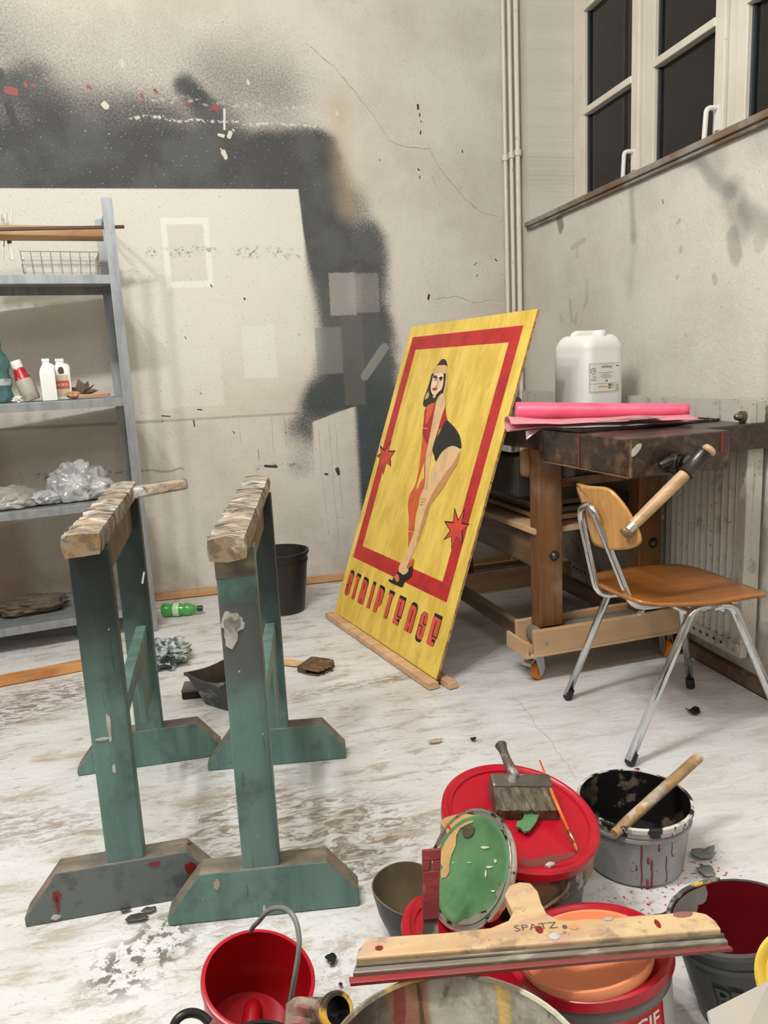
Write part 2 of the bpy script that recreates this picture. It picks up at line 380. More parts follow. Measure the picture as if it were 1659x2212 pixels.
def wall_right_material():
    m = Mat('plaster_right', srgb(214, 209, 199), 0.75)
    P0, P, sp = plane_coord(m, 1, 2, 0.02, 8)
    S = lambda *a: stroke(m, P, *a)
    z = sp.outputs[2]
    c = m.mix(m.step(m.noise(P0, 2.5, 6, .6), .35, .7), srgb(219, 214, 204), srgb(205, 199, 188))
    sp_ = union(m, [S((3.645, 1.86), (3.62, 1.78), .022, .02, .75), S((2.98, 1.80), (2.965, 1.62), .0, .035, .42), S((2.96, 1.62), (2.98, 1.40), .0, .05, .18), S((2.97, 1.80), (2.82, 1.86), .0, .03, .18),
                    S((2.62, 1.85), (2.42, 1.77), .0, .07, .35), S((2.60, 1.84), (2.36, 1.66), .005, .035, .5), S((2.36, 1.66), (2.30, 1.54), .02, .06, .42), S((2.355, 1.53), (2.33, 1.46), .02, .02, .42),
                    S((2.3, 1.60), (2.18, 1.52), .01, .05, .45), S((2.2, 1.80), (1.9, 1.80), .04, .08, .25), S((3.36, 1.50), (3.36, 1.40), .0, .03, .16), S((2.12, 1.2), (2.12, .9), .01, .06, .3)])
    c = m.mix(sp_, c, srgb(105, 102, 98))
    pe = union(m, [S((2.355, 1.625), (2.35, 1.60), .018, .004, .8), S((2.225, 1.49), (2.22, 1.48), .022, .004, .5), S((2.44, 1.405), (2.43, 1.39), .012, .003, .7), S((2.66, 1.625), (2.645, 1.63), .006, .003, .7),
                   S((2.64, 1.53), (2.635, 1.525), .008, .003, .7), S((2.65, 1.43), (2.652, 1.425), .007, .003, .6), S((3.53, 1.42), (3.50, 1.33), .010, .004, .75), S((3.36, 1.425), (3.38, 1.38), .009, .003, .7), S((3.45, 1.36), (3.47, 1.32), .010, .003, .7),
                   S((3.38, 1.68), (3.50, 1.66), .010, .006, .6), S((3.44, 1.65), (3.45, 1.62), .008, .004, .6), S((2.60, 1.22), (2.595, 1.21), .007, .003, .6), S((3.62, 1.36), (3.61, 1.33), .006, .003, .6)])
    c = m.mix(pe, c, srgb(180, 174, 160))
    fl = union(m, [S((2.76, 1.73), (2.755, 1.715), .003, .003, .9)]); c = m.mix(fl, c, srgb(170, 110, 60))
    c = m.mix(m.math('MULTIPLY', m.step(m.noise(P0, 62, 3, .65), .66, .70), .55), c, srgb(140, 130, 115))
    c = m.mix(m.math('MULTIPLY', m.math('MULTIPLY', m.step(z, .1, .8, 1, 0), m.step(m.noise(P0, 7, 6, .65), .40, .66)), .5), c, srgb(140, 128, 110))
    m.put(m.b.inputs['Base Color'], c)
    c = m.mix(m.math('MULTIPLY', m.step(m.noise(P0, 110, 3, .7), .60, .68), .35), c, srgb(160, 152, 140)); m.put(m.b.inputs['Base Color'], c)
    m.bump(m.noise(P0, 50, 5, .7), .85, .006)
    return m.mat
def sheet_material():
    m = Mat('plastic_sheet', srgb(228, 228, 226), 0.38)
    P0, P, sp = plane_coord(m, 0, 1, 0.03, 7)
    S = lambda *a: stroke(m, P, *a)
    st = m.n('ShaderNodeVectorMath', operation='MULTIPLY'); m.link(P0, st.inputs[0]); st.inputs[1].default_value = (1.0, 2.6, 1)
    sv = st.outputs[0]
    c = m.mix(m.step(m.noise(sv, 3, 6, .6), .38, .7), srgb(218, 219, 220), srgb(203, 202, 199))
    left = m.step(sp.outputs[0], .55, 1.1, 1, .35)
    d1 = m.math('MULTIPLY', m.step(m.noise(sv, 6, 8, .74, .4), .51, .64), m.math('MULTIPLY', left, .75)); c = m.mix(d1, c, srgb(166, 152, 132))
    d2 = m.math('MULTIPLY', m.step(m.noise(sv, 17, 6, .75, .6), .585, .66), m.math('MULTIPLY', left, .65)); c = m.mix(d2, c, srgb(132, 118, 100))
    # swept muddy area between the trestles
    a = union(m, [S((.02, 1.88), (.30, 1.72), .08, .18, 1), S((-.05, 1.62), (.25, 1.62), .05, .14, .9)])
    arcs = m.step(m.noise(sv, 11, 8, .72, 1.6), .44, .60)
    c = m.mix(m.math('MULTIPLY', m.math('MULTIPLY', a, arcs), .95), c, srgb(128, 113, 95))
    b = union(m, [S((-.95, 2.75), (-.6, 2.95), .06, .2, 1), S((-.75, 2.1), (-.45, 2.0), .02, .14, .6), S((.25, 2.62), (.75, 2.68), .01, .05, .8)])
    c = m.mix(m.math('MULTIPLY', m.math('MULTIPLY', b, m.step(m.noise(sv, 22, 6, .7, .8), .46, .56)), .8), c, srgb(112, 84, 66))
    g = m.math('MULTIPLY', union(m, [S((-.25, 1.42), (-.18, 1.50), .035, .07, 1), S((.15, 1.28), (.25, 1.33), .02, .1, .35)]), m.step(m.noise(P0, 38, 4, .6), .50, .56))
    c = m.mix(m.math('MULTIPLY', g, .85), c, srgb(82, 80, 68))
    # red splatter around the grey bucket
    r = m.math('MULTIPLY', union(m, [S((.80, 1.30), (1.02, 1.36), .02, .10, 1)]), m.step(m.noise(P0, 85, 3, .5), .60, .64))
    r2 = m.math('MULTIPLY', S((.7, 1.2), (.95, 1.1), .05, .2, 1), m.step(m.noise(P0, 60, 2, .5), .68, .71))
    c = m.mix(union(m, [r, r2]), c, srgb(165, 52, 48))
    fl = m.step(m.noise(sv, 100, 3, .6), .665, .69); c = m.mix(m.math('MULTIPLY', fl, .75), c, srgb(70, 62, 52))
    f2 = m.step(m.noise(sv, 55, 3, .6), .70, .73); c = m.mix(m.math('MULTIPLY', f2, .7), c, srgb(120, 100, 80))
    ln = union(m, [S((.93, 1.80), (.97, 2.35), .0008, .003, .4), S((.2, 1.3), (.55, 1.15), .0008, .003, .2), S((1.3, 1.45), (1.75, 1.6), .001, .004, .3)])
    c = m.mix(ln, c, srgb(150, 145, 135))
    m.put(m.b.inputs['Base Color'], c)
    m.bump(m.noise(sv, 9, 5, .5, .8), .5, .010); m.bump(m.noise(sv, 45, 4, .6), .25, .002)
    return m.mat

MW = wall_back_material(); MR = wall_right_material(); MS = sheet_material()
plain = grunge('plain_plaster', srgb(168, 162, 150), [(srgb(150, 144, 132), 2, .5, .2, .6)], .8)
floor_m = grunge('old_floor', srgb(120, 112, 100), [(srgb(80, 74, 66), 3, .5, .1, .7)], .7)
struct(MB().box(-3.2, 2.3, -3.2, YB + .2, -.12, 0.0).build('floor', floor_m))
wb = struct(MB().box(-3.2, 2.3, YB, YB + .2, 0, CEIL).build('wall_back', MW)); WORLD_INV[wb.name] = Matrix()
# dried splashes, chips and cracks: real thin marks on the plaster, (x0, z0, x1, z1, radius)
def wall_marks(name, marks, mat):
    b = MB()
    for k, (x0, z0, x1, z1, r) in enumerate(marks):
        a, c = V((x0, z0)), V((x1, z1)); d = (c - a); L = d.length + 1e-5; d = d / L; nrm = V((-d.y, d.x)); pts = []
        for i in range(26):
            t = 2 * math.pi * i / 26; q = r * (1 + .55 * mnoise.noise(V((math.cos(t) * 1.5, math.sin(t) * 1.5, k * 3.1)))); e = (c if math.cos(t) > 0 else a) + d * q * math.cos(t) + nrm * q * math.sin(t)
            pts.append((e.x, YB - .0006, e.y))
        flat_poly(b, pts)
    for f in b.bm.faces:
        f.normal_update()
        if f.normal.y > 0: f.normal_flip()
    me = bpy.data.meshes.new(name); b.bm.to_mesh(me); b.bm.free(); me.materials.append(mat)
    o = bpy.data.objects.new(name, me); COL.objects.link(o); o.parent = wb; o['kind'] = 'stuff'; return o
wall_marks('red_splashes', [(-.735, 2.477, -.70, 2.47, .014), (-.655, 2.51, -.652, 2.50, .008), (-.625, 2.505, -.615, 2.50, .006), (-.383, 2.505, -.375, 2.50, .007), (-.145, 2.475, -.14, 2.465, .007), (-.082, 2.498, -.075, 2.49, .008),
    (.19, 2.435, .20, 2.42, .010), (.178, 2.43, .180, 2.42, .005), (.06, 2.44, .065, 2.43, .006)], grunge('wall_red', srgb(140, 46, 40), (), .5, bump=None))
wall_marks('dark_red_drips', [(1.216, 2.465, 1.216, 2.445, .005), (1.225, 2.425, 1.224, 2.41, .003), (1.228, 2.34, 1.224, 2.325, .003), (1.205, 2.155, 1.21, 2.15, .004), (1.212, 2.12, 1.212, 2.11, .003), (1.24, 1.52, 1.235, 1.50, .006), (1.231, 2.39, 1.230, 2.382, .002)], grunge('wall_dark_red', srgb(86, 36, 30), (), .5, bump=None))
wall_marks('dark_chips', [(-.20, .963, -.16, .957, .0025), (-.02, .985, 0, .982, .003), (-.045, .93, -.043, .90, .003), (.685, .62, .69, .60, .011), (.62, .60, .63, .598, .006), (.1, 1.6, .105, 1.59, .003), (.26, 1.53, .262, 1.525, .004), (.30, .668, .36, .660, .006), (.27, .70, .272, .76, .0012),
    (-.05, 1.35, -.045, 1.34, .002), (.0, 1.07, .004, 1.06, .002), (.15, .86, .155, .85, .003), (.42, .84, .425, .835, .002), (1.0, 2.2, 1.003, 2.195, .002), (1.45, 2.25, 1.452, 2.24, .003), (1.62, 1.70, 1.63, 1.69, .003), (1.50, 1.67, 1.515, 1.685, .002), (1.52, 1.62, 1.51, 1.61, .002)], grunge('wall_chip', srgb(60, 58, 52), (), .7, bump=None))
wall_marks('pale_scrapes', [(.236, 2.42, .228, 2.33, .005), (.20, 2.305, .222, 2.30, .007), (.258, 2.315, .248, 2.295, .009), (.214, 2.225, .222, 2.205, .012), (.205, 2.24, .207, 2.235, .004), (.27, 2.33, .274, 2.325, .004), (.79, 2.42, .793, 2.41, .007), (-.32, 2.43, -.31, 2.42, .012), (-.22, 2.62, -.218, 2.60, .008), (.36, 2.55, .362, 2.54, .007)], grunge('wall_pale', srgb(214, 208, 194), (), .7, bump=None))
def cracks(name, paths, w, mat):
    b = MB()
    for k, path in enumerate(paths):
        P_ = []
        for (x0, z0), (x1, z1) in zip(path, path[1:]):
            L = math.hypot(x1 - x0, z1 - z0); n = max(2, int(L / .018))
            for i in range(n): t = i / n; x = x0 + (x1 - x0) * t; z = z0 + (z1 - z0) * t; P_.append((x + .007 * mnoise.noise(V((x * 30, z * 30, k))), z + .007 * mnoise.noise(V((x * 30, z * 30, k + 9)))))
        for i in range(len(P_) - 1):
            (x0, z0), (x1, z1) = P_[i], P_[i + 1]; d = V((x1 - x0, z1 - z0)).normalized(); q = w * (.5 + abs(mnoise.noise(V((i * .3, k, 0)))) * 1.3)
            b.raw([(x0 - d.y * q, YB - .0005, z0 + d.x * q), (x1 - d.y * q, YB - .0005, z1 + d.x * q), (x1 + d.y * q, YB - .0005, z1 - d.x * q), (x0 + d.y * q, YB - .0005, z0 - d.x * q)], [(0, 1, 2, 3)])
    o = b.build(name, mat, wb); o['kind'] = 'stuff'
cracks('plaster_cracks', [[(.66, 2.73), (.80, 2.62), (.98, 2.41), (1.06, 2.29), (1.15, 2.26), (1.27, 2.255), (1.32, 2.16), (1.47, 1.995), (1.55, 1.94), (1.66, 1.915)], [(1.26, 1.50), (1.40, 1.51), (1.50, 1.47), (1.63, 1.49)], [(1.28, 2.12), (1.31, 2.05)]], .0011, grunge('crack_dark', srgb(110, 100, 86), (), .8, bump=None))
cracks('paint_drips', [[(.655, .88), (.66, .5), (.672, .2)], [(.595, .86), (.605, .5), (.62, .25)], [(.69, .89), (.695, .6), (.705, .38)], [(.18, .93), (.183, .78)], [(.35, .93), (.352, .70)], [(.42, .93), (.422, .75)]], .0007, grunge('drip_dark', srgb(96, 94, 86), (), .6, bump=None))
struct(MB().box(-3.4, -3.2, -3.2, YB + .2, 0, CEIL).build('wall_left', plain))
struct(MB().box(-3.4, 2.3, -3.4, -3.2, 0, CEIL).build('wall_front', plain))
struct(MB().box(-3.4, 2.3, -3.4, YB + .2, CEIL, CEIL + .15).build('ceiling', grunge('ceiling_paint', srgb(225, 220, 210), (), .85)))
NY0 = .15
w = MB(); w.box(XR, XR + .5, -3.2, YB, 0, ZS - .02); w.box(XR, XR + .5, YN, YB, ZS - .02, CEIL); w.box(XR, XR + .5, NY0, YN, 3.25, CEIL); w.box(XR, XR + .5, -3.2, NY0, ZS - .02, CEIL)
struct(w.build('wall_right', MR))
# fixtures for the tube lights; all but the front left are added fill
lampm = Mat('lamp_diffuser', (1, 1, 1, 1), .5); lampm.set('Emission Color', (1.0, .955, .885, 1)); lampm.set('Emission Strength', 2.0)
whitemetal = grunge('white_enamel', srgb(230, 230, 226), (), .4, bump=None)
for i, (x, y, L, p, where) in enumerate(LAMPS):
    t = thing('main_or_fill_lamp', 'white pendant tube lamp hanging ' + where + ' below the ceiling', 'lamp', (x, y, LAMP_Z), 0, 'tube lamps on the ceiling')
    MB().box(x - L / 2 - .05, x + L / 2 + .05, y - .09, y + .09, LAMP_Z, LAMP_Z + .05).build('housing', whitemetal, t, bevel=.004)
    MB().tube([(x - L / 2, y, LAMP_Z - .02), (x + L / 2, y, LAMP_Z - .02)], .018, 16).build('tube', lampm.mat, t, smooth=40)
    for s in (-1, 1): MB().tube([(x + s * L * .35, y, LAMP_Z + .05), (x + s * L * .35, y, CEIL - .002)], .004, 8).build('hanger', whitemetal, t, smooth=40)
# battens along the walls
lw = wood('pale_batten', srgb(205, 160, 112), srgb(176, 128, 82), 0, 1, .6, grime=(srgb(150, 120, 90), 8, .6, .6))
dkw = wood('brown_batten', srgb(112, 84, 62), srgb(80, 58, 42), 1, 1, .6, grime=(srgb(150, 130, 110), 9, .6, .6))
struct(MB().box(-2.2, XR - .03, YB - .022, YB - .001, .003, .040).build('baseboard_back', lw, bevel=.002), 'pale wooden batten along the foot of the back wall')
struct(MB().box(XR - .030, XR - .001, -1.0, YB - .025, .003, .050).build('baseboard_right', dkw, bevel=.002), 'brown wooden batten along the foot of the right wall')

# window: deep niche, white casements
frame_m = grunge('window_paint', srgb(226, 221, 209), [(srgb(190, 180, 160), 30, .68, .04, .7), (srgb(206, 199, 184), 4, .5, .15, .5)], .4, bump=(30, .1, .001))
gm = Mat('window_glass', srgb(40, 42, 42), .03); gm.set('Transmission Weight', .9); gm.set('IOR', 1.45)
gasket = Mat('dark_gasket', srgb(52, 58, 62), .35).mat; spacer = Mat('bright_spacer', srgb(200, 205, 205), .25, 1.0).mat
ztop = 3.22
Y = YN - .002
# outer frame and mullions: (y0, y1, projection)
fr = MB()
fr.box(XW - .02, XW + .05, Y - .085, Y, ZS, ztop)
mull = [(3.335, 3.275), (2.745, 2.685)]
k = 0
ys = [(3.90, 3.335), (3.275, 2.745), (2.685, 2.155), (2.095, 1.565), (1.505, .975), (.915, .35)]
for (a, b) in zip(ys, ys[1:]): fr.box(XW - .02, XW + .05, b[0], a[1], ZS, ztop)
fr.box(XW - .02, XW + .05, .17, .35, ZS, ztop); fr.box(XW - .02, XW + .05, .17, Y, ztop - .05, ztop + .03); fr.box(XW - .02, XW + .05, .17, Y, ZS, ZS + .06)
win = struct(fr.build('window_1', frame_m, bevel=.006), 'white wooden casement window set deep in the right wall, night outside')
win['category'] = 'window'; WORLD_INV[win.name] = Matrix()
def handle(y):
    h = MB(); h.box(XW - .042, XW - .034, y - .012, y + .012, ZS + .12, ZS + .21)
    h.tube(fillet([(XW - .035, y, ZS + .20), (XW - .085, y, ZS + .20), (XW - .085, y + .012, ZS + .07)], .02), .0095, 10)
    h.build('window_handle', whitemetal, win, smooth=40)
for i, (y1, y0) in enumerate(ys):
    f = MB(); x0, x1 = XW - .035, XW + .03; sw = .062
    za, zb = ZS + .02, ztop - .06
    f.box(x0, x1, y0 + .003, y0 + sw, za, zb); f.box(x0, x1, y1 - sw, y1 - .003, za, zb); f.box(x0, x1, y0 + sw, y1 - sw, za, za + .07); f.box(x0, x1, y0 + sw, y1 - sw, zb - .06, zb)
    for zb_ in (2.372, 2.85): f.box(x0 - .006, x1, y0 + sw - .004, y1 - sw + .004, zb_ - .016, zb_ + .016)
    f.build('casement', frame_m, win, bevel=.004)
    g = MB()
    for (za_, zc_) in ((za + .07, 2.356), (2.388, 2.834), (2.866, zb - .06)): g.box(x0 + .030, x0 + .036, y0 + sw, y1 - sw, za_, zc_)
    g.build('pane', gm.mat, win)
    s = MB()
    for (za_, zc_) in ((za + .07, 2.356), (2.388, 2.834), (2.866, zb - .06)):
        s.box(x0 + .018, x0 + .029, y1 - sw - .012, y1 - sw, za_, zc_, mi=0); s.box(x0 + .018, x0 + .029, y0 + sw, y0 + sw + .006, za_, zc_, mi=0)
        s.box(x0 + .037, x0 + .048, y1 - sw - .022, y1 - sw - .004, za_, zc_, mi=1)
    s.build('glazing_bead', [gasket, spacer], win)
    if i in (0, 1, 3, 5): handle(y0 + .03)
sillm = wood('sill_wood', srgb(122, 98, 76), srgb(92, 74, 58), 1, .8, .45, grime=(srgb(150, 148, 142), 5, .5, .8))
s = MB(); s.box(XR - .030, XW + .02, NY0, YN - .003, ZS - .018, ZS + .006); s.box(XR - .020, XR + .02, NY0, YN - .003, ZS - .032, ZS - .018)
struct(s.build('trim_1', sillm, bevel=.003), 'long brown window sill with a worn grey front edge')

# heating pipes in the corner
pipe_m = grunge('pipe_paint', srgb(222, 216, 203), [(srgb(150, 135, 110), 25, .66, .05, .6)], .45, bump=None)
for j, (x, r, lab) in enumerate([(1.672, .009, 'thin cream heating pipe in the corner, leftmost of three'), (1.706, .010, 'thin cream heating pipe in the corner, middle of three'), (1.742, .013, 'cream heating pipe in the corner, thickest and nearest the right wall')]):
    t = thing('heating_pipe', lab, 'pipe', (x, YB - .045, 0.01), 0, 'heating pipes in the corner')
    MB().tube([(x, YB - .045, .01), (x, YB - .045, 1.2), (x, YB - .045, 2.3), (x, YB - .045, CEIL - .002)], r, 14).build('pipe', pipe_m, t, smooth=40)
    c = MB(); z = 2.205 + j * .012
    c.tube([(x, YB - .045, z - .015), (x, YB - .045, z + .015)], r + .006, 14); c.tube([(x, YB - .045, z), (x, YB - .003, z)], .005, 8)
    c.build('pipe_clamp', pipe_m, t, smooth=40)

# plastic dust sheet over the floor
def sheet_pt(u, v):
    x = -2.2 + u * (XR - .032 + 2.2); y = .2 + v * (YB - .025 - .2)
    n = mnoise.noise(V((x * 2.5, y * 6, 0))) * .5 + abs(mnoise.noise(V((x * 5, y * 9, 4)))) * .7
    return V((x, y, .0004 + max(0, min(1, .35 + n)) * .0014))
tag(MB().grid(sheet_pt, 150, 150).build('dust_sheet', MS, smooth='all'), 'white plastic dust sheet, paint-stained and creased, covering the whole floor', 'dust sheet')

# =================================================================== TRESTLES
def teal_material(name, seed, darktop, grey):
    m = Mat(name, srgb(80, 125, 118), .55)
    v = m.coord((1, 1, 1), (seed, seed, 0)); vs = m.coord((14, 14, 1.2), (seed, 0, 0)); g = m.n('ShaderNodeNewGeometry'); sp = m.n('ShaderNodeSeparateXYZ'); m.link(g.outputs['Position'], sp.inputs[0])
    z = sp.outputs[2]
    c = m.mix(m.step(m.noise(vs, 1.5, 5), .35, .7), srgb(100, 131, 124), srgb(80, 110, 105))
    c = m.mix(m.math('MULTIPLY', m.step(m.noise(v, 9, 6, .65), .50, .66), .65), c, srgb(62, 84, 82))
    c = m.mix(m.math('MULTIPLY', m.step(m.noise(vs, 5, 6, .7), .62, .68), .6), c, srgb(58, 62, 58))
    wob = m.math('ADD', z, m.math('MULTIPLY', m.math('SUBTRACT', m.noise(v, 3.5, 4), .5), .35))
    c = m.mix(m.math('MULTIPLY', m.step(wob, darktop - .12, darktop + .12), .92), c, srgb(25, 30, 31))
    if grey: c = m.mix(m.math('MULTIPLY', m.math('MULTIPLY', m.step(wob, .47, .56), m.step(wob, .67, .70, 1, 0)), .85), c, srgb(84, 84, 84))
    c = m.mix(m.math('MULTIPLY', m.step(m.noise(v, 60, 3), .72, .74), .8), c, srgb(196, 190, 176))
    m.put(m.b.inputs['Base Color'], c); m.bump(m.noise(vs, 6, 5), .3, .001); return m.mat
edge_wood = wood('worn_edge_wood', srgb(128, 116, 100), srgb(98, 90, 78), 0, 1.5, .7, grime=(srgb(70, 70, 66), 20, .55, .6))
crust = Mat('paint_crust', srgb(150, 135, 115), .5)
_c = crust.mix(crust.step(crust.noise(crust.coord((9, 34, 9)), 1.0, 7, .75, 1.2), .40, .60), srgb(176, 160, 138), srgb(62, 56, 50))
_c = crust.mix(crust.math('MULTIPLY', crust.step(crust.noise(crust.coord((10, 34, 10), (5, 2, 1)), 1.0, 6, .7, .8), .55, .60), .9), _c, srgb(208, 206, 202))
_c = crust.mix(crust.math('MULTIPLY', crust.step(crust.noise(crust.coord((10, 26, 10), (1, 7, 1)), 1.0, 6, .7, .6), .58, .63), .8), _c, srgb(168, 116, 84))
crust.put(crust.b.inputs['Base Color'], _c); crust.bump(crust.noise(crust.coord((14, 60, 14)), 1, 6, .7, .8), 1.0, .010)
end_crust = grunge('beam_end', srgb(150, 132, 108), [(srgb(150, 108, 54), 14, .5, .06, .8), (srgb(92, 84, 72), 30, .56, .05, .7), (srgb(200, 192, 176), 22, .60, .04, .8)], .6, bump=(50, .7, .003))
brown_apron = wood('apron_wood', srgb(104, 86, 68), srgb(74, 60, 48), 1, 1, .6, grime=(srgb(130, 116, 98), 12, .55, .6))  # brown wood of the apron under the beam
white_blot = grunge('dried_white_paint', srgb(190, 186, 178), [(srgb(120, 120, 116), 20, .55, .08, .5)], .6, bump=(60, .6, .002))
red_blot = grunge('dried_red_paint', srgb(122, 30, 30), (), .4, bump=None)

def trestle(x, y0, y1, rz, label, mat_leg, mat_far, mat_foot, beam_over, foot_w, extra):
    """x: leg centre, y0/y1 front faces of near and far legs, local frame: +y along the beam"""
    t = thing('trestle', label, 'trestle', (x, y0, 0.002), rz, 'teal wooden trestles')
    L = y1 - y0
    def foot(yy, dx0, dx1, mat):
        poly = [(dx0, 0), (dx1, 0), (dx1, .035), (dx1 - .065, .115), (dx0 + .075, .115), (dx0, .02)]
        M = Matrix(((1, 0, 0, 0), (0, 0, 1, yy), (0, 1, 0, 0), (0, 0, 0, 1)))
        b = MB(); b.prism(poly, 0, .055, M)
        o = b.build('foot', [mat, edge_wood], t, bevel=.003, world=False)
        for p in o.data.polygons:
            if abs(p.normal.y) < .5 and p.normal.z > .2: p.material_index = 1
        return o
    wl = .078
    for (yy, d0, d1) in ((0, foot_w[0], foot_w[1]), (L, foot_w[2], foot_w[3])):
        foot(yy, d0, d1, mat_foot if yy == 0 else mat_leg)
        lg = MB(); lg.box(-wl / 2, wl / 2, .004, .050, .112, .815)
        lg.bm.transform(Matrix.Translation((0, yy, 0)))
        lg.build('leg', [mat_leg if yy == 0 else mat_far, edge_wood], t, bevel=.003, world=False)
    # apron under the beam and stretcher
    MB().box(-.012, .016, .045, L + .01, .725, .815).build('apron', brown_apron, t, bevel=.002, world=False)
    r = MB(); r.box(-.004, .024, .045, L + .045, .395, .44); r.box(.006, .022, L - .20, L + .045, .23, .395)
    r.build('stretcher', [mat_leg, edge_wood], t, bevel=.002, world=False)
    # crusted beam
    n = 60; bw = .033
    b = MB(); rings = []
    ya, yb = -beam_over[0], L + beam_over[1]
    for i in range(n + 1):
        yy = ya + (yb - ya) * i / n; ring = []
        for (cx, cz) in ((-bw, .817), (-bw - .003, .838), (-bw, .857), (0, .862), (bw, .857), (bw + .003, .838), (bw, .817), (0, .815)):
            k = V((cx * 30, yy * 45 + seed_of(x), cz * 25)); j = mnoise.noise(k) * .006 + mnoise.noise(k * 2.7) * .003
            ring.append(b.bm.verts.new((cx * (1 + j * 14), yy, cz + (j if cz > .81 else 0))))
        rings.append(ring)
    for a, c in zip(rings, rings[1:]):
        for q in range(8): b.bm.faces.new((a[q], a[(q + 1) % 8], c[(q + 1) % 8], c[q]))
    b.bm.faces.new(rings[0]).material_index = 1; b.bm.faces.new(rings[-1][::-1]).material_index = 1
    b.build('beam', [crust.mat, end_crust], t, smooth=55, world=False)
    extra(t)
    return t
def seed_of(x): return x * 10
def blot(t, cx, cz, y, sx, sz, mat, seed, name='paint_blot'):
    poly = []
    for k in range(22):
        a = 2 * math.pi * k / 22; r = 1 + .45 * mnoise.noise(V((math.cos(a) * 1.6, math.sin(a) * 1.6, seed)))
        poly.append((cx + sx * r * math.cos(a), cz + sz * r * math.sin(a)))
    MB().prism(poly, -.0016, 0, Matrix(((1, 0, 0, 0), (0, 0, 1, y), (0, 1, 0, 0), (0, 0, 0, 1)))).build(name, mat, t, world=False)
tealA = teal_material('teal_paint_left', 1.0, .60, False); tealB = teal_material('teal_paint_right', 5.0, 1.1, True); tealC = teal_material('teal_paint_far', 8.0, .44, False)
footA = grunge('grey_teal_foot', srgb(98, 106, 104), [(srgb(80, 108, 104), 4, .52, .1, .6), (srgb(66, 68, 66), 16, .58, .06, .6)], .6, bump=(40, .3, .001))
def extraA(t):
    for a in ((.135, .075, .012, .014, 3), (-.148, .06, .010, .012, 5), (-.148, .045, .004, .02, 6), (.06, .098, .012, .006, 7)): blot(t, a[0], a[1], 0, a[2], a[3], red_blot, a[4])
    blot(t, .115, .1135, .03, .022, .002, red_blot, 9)
    blot(t, .000, .430, .004, .004, .036, white_blot, 11); blot(t, -.016, .405, .004, .014, .003, white_blot, 12); blot(t, .0, .335, .004, .004, .010, white_blot, 13); blot(t, -.155, .012, 0, .010, .005, white_blot, 15)
    n = MB(); n.tube([(.035, .61 + .045, .60), (.028, .61 + .030, .57)], .003, 6); n.build('nail', whitemetal, t, world=False)
    # short crossbar fixed over the far end of the beam
    L = .66; b = MB(); b.beam((-.03, L - .04, .832), (.175, L + .01, .848), .055, .030); b.build('crossbar', [crust.mat, end_crust], t, bevel=.006, world=False)
def extraB(t):
    blot(t, -.018, .665, .004, .020, .020, white_blot, 21); blot(t, -.022, .640, .004, .014, .030, white_blot, 22); blot(t, -.002, .658, .004, .012, .012, white_blot, 27)
    blot(t, -.095, .088, 0, .007, .010, grunge('tan_blot', srgb(170, 150, 120), (), .6, bump=None), 23); blot(t, .0, .015, 0, .003, .012, white_blot, 25)
    # bare wood band under the beam
    MB().box(-.0395, .0395, .0030, .004, .755, .813).build('bare_wood_band', edge_wood, t, world=False)
trestle(-.250, 1.612, 2.262, math.radians(-1.0), 'left teal trestle with blackened legs and red spots on its near foot', tealA, tealC, footA, (.06, .05), (-.218, .195, -.215, .205), extraA)
trestle(.036, 1.500, 2.150, math.radians(-8.0), 'right teal trestle with a white paint smear on its near leg', tealB, tealC, tealB, (.105, .08), (-.205, .205, -.205, .205), extraB)

# =================================================================== STEEL SHELF
galv = Mat('galvanised_steel', srgb(140, 146, 150), .42, .55)
galv.put(galv.b.inputs['Base Color'], galv.mix(galv.step(galv.noise(galv.coord((8, 8, 2)), 3, 5, .6), .35, .7), srgb(162, 167, 170), srgb(138, 144, 148)))
galvd = galv.mat
SHX, SHY, SHA = -.310, 3.560, math.radians(10)
sh = thing('steel_shelf', 'galvanised steel shelf unit against the back wall at the left edge', 'shelf', (SHX, SHY, .002), SHA)
W_, D_ = 1.25, .47
def upright(x, y, sx, sy):
    b = MB(); b.box(min(x, x + sx * .042), max(x, x + sx * .042), y - .0012, y + .0012, 0, 1.90); b.box(x - .0012, x + .0012, min(y, y + sy * .042), max(y, y + sy * .042), 0, 1.90)
    for k in range(24):
        z = .08 + k * .077; b.box(x + sx * .018 - .006, x + sx * .018 + .006, y - .0022, y - .0014, z, z + .018)
    b.build('upright', galvd, sh, world=False)
upright(.022, 0, -1, 1); upright(.022, D_, -1, -1); upright(-W_, 0, 1, 1); upright(-W_, D_, 1, -1)
for z in (.125, .625, 1.075, 1.590):
    b = MB(); b.box(-W_ + .004, .012, .004, D_ - .004, z - .003, z); b.box(-W_ + .004, .012, .003, .006, z - .036, z); b.box(-W_ + .004, .012, D_ - .006, D_ - .003, z - .036, z)
    b.box(.009, .012, .006, D_ - .006, z - .036, z); b.box(-W_ + .004, -W_ + .007, .006, D_ - .006, z - .036, z)
    b.box(-W_ + .004, .012, .006, .022, z - .036, z - .0345)
    b.build('shelf_board', galvd, sh, bevel=.0012, world=False)
c = MB(); c.box(.008, .014, .01, D_ - .01, 1.875, 1.895); c.build('end_brace', galvd, sh, world=False)
def on_shelf(u, v, z): # u along front from right end (negative left), v depth
    return Matrix.Translation((SHX, SHY, .002)) @ Matrix.Rotation(SHA, 4, 'Z') @ V((u, v, z))
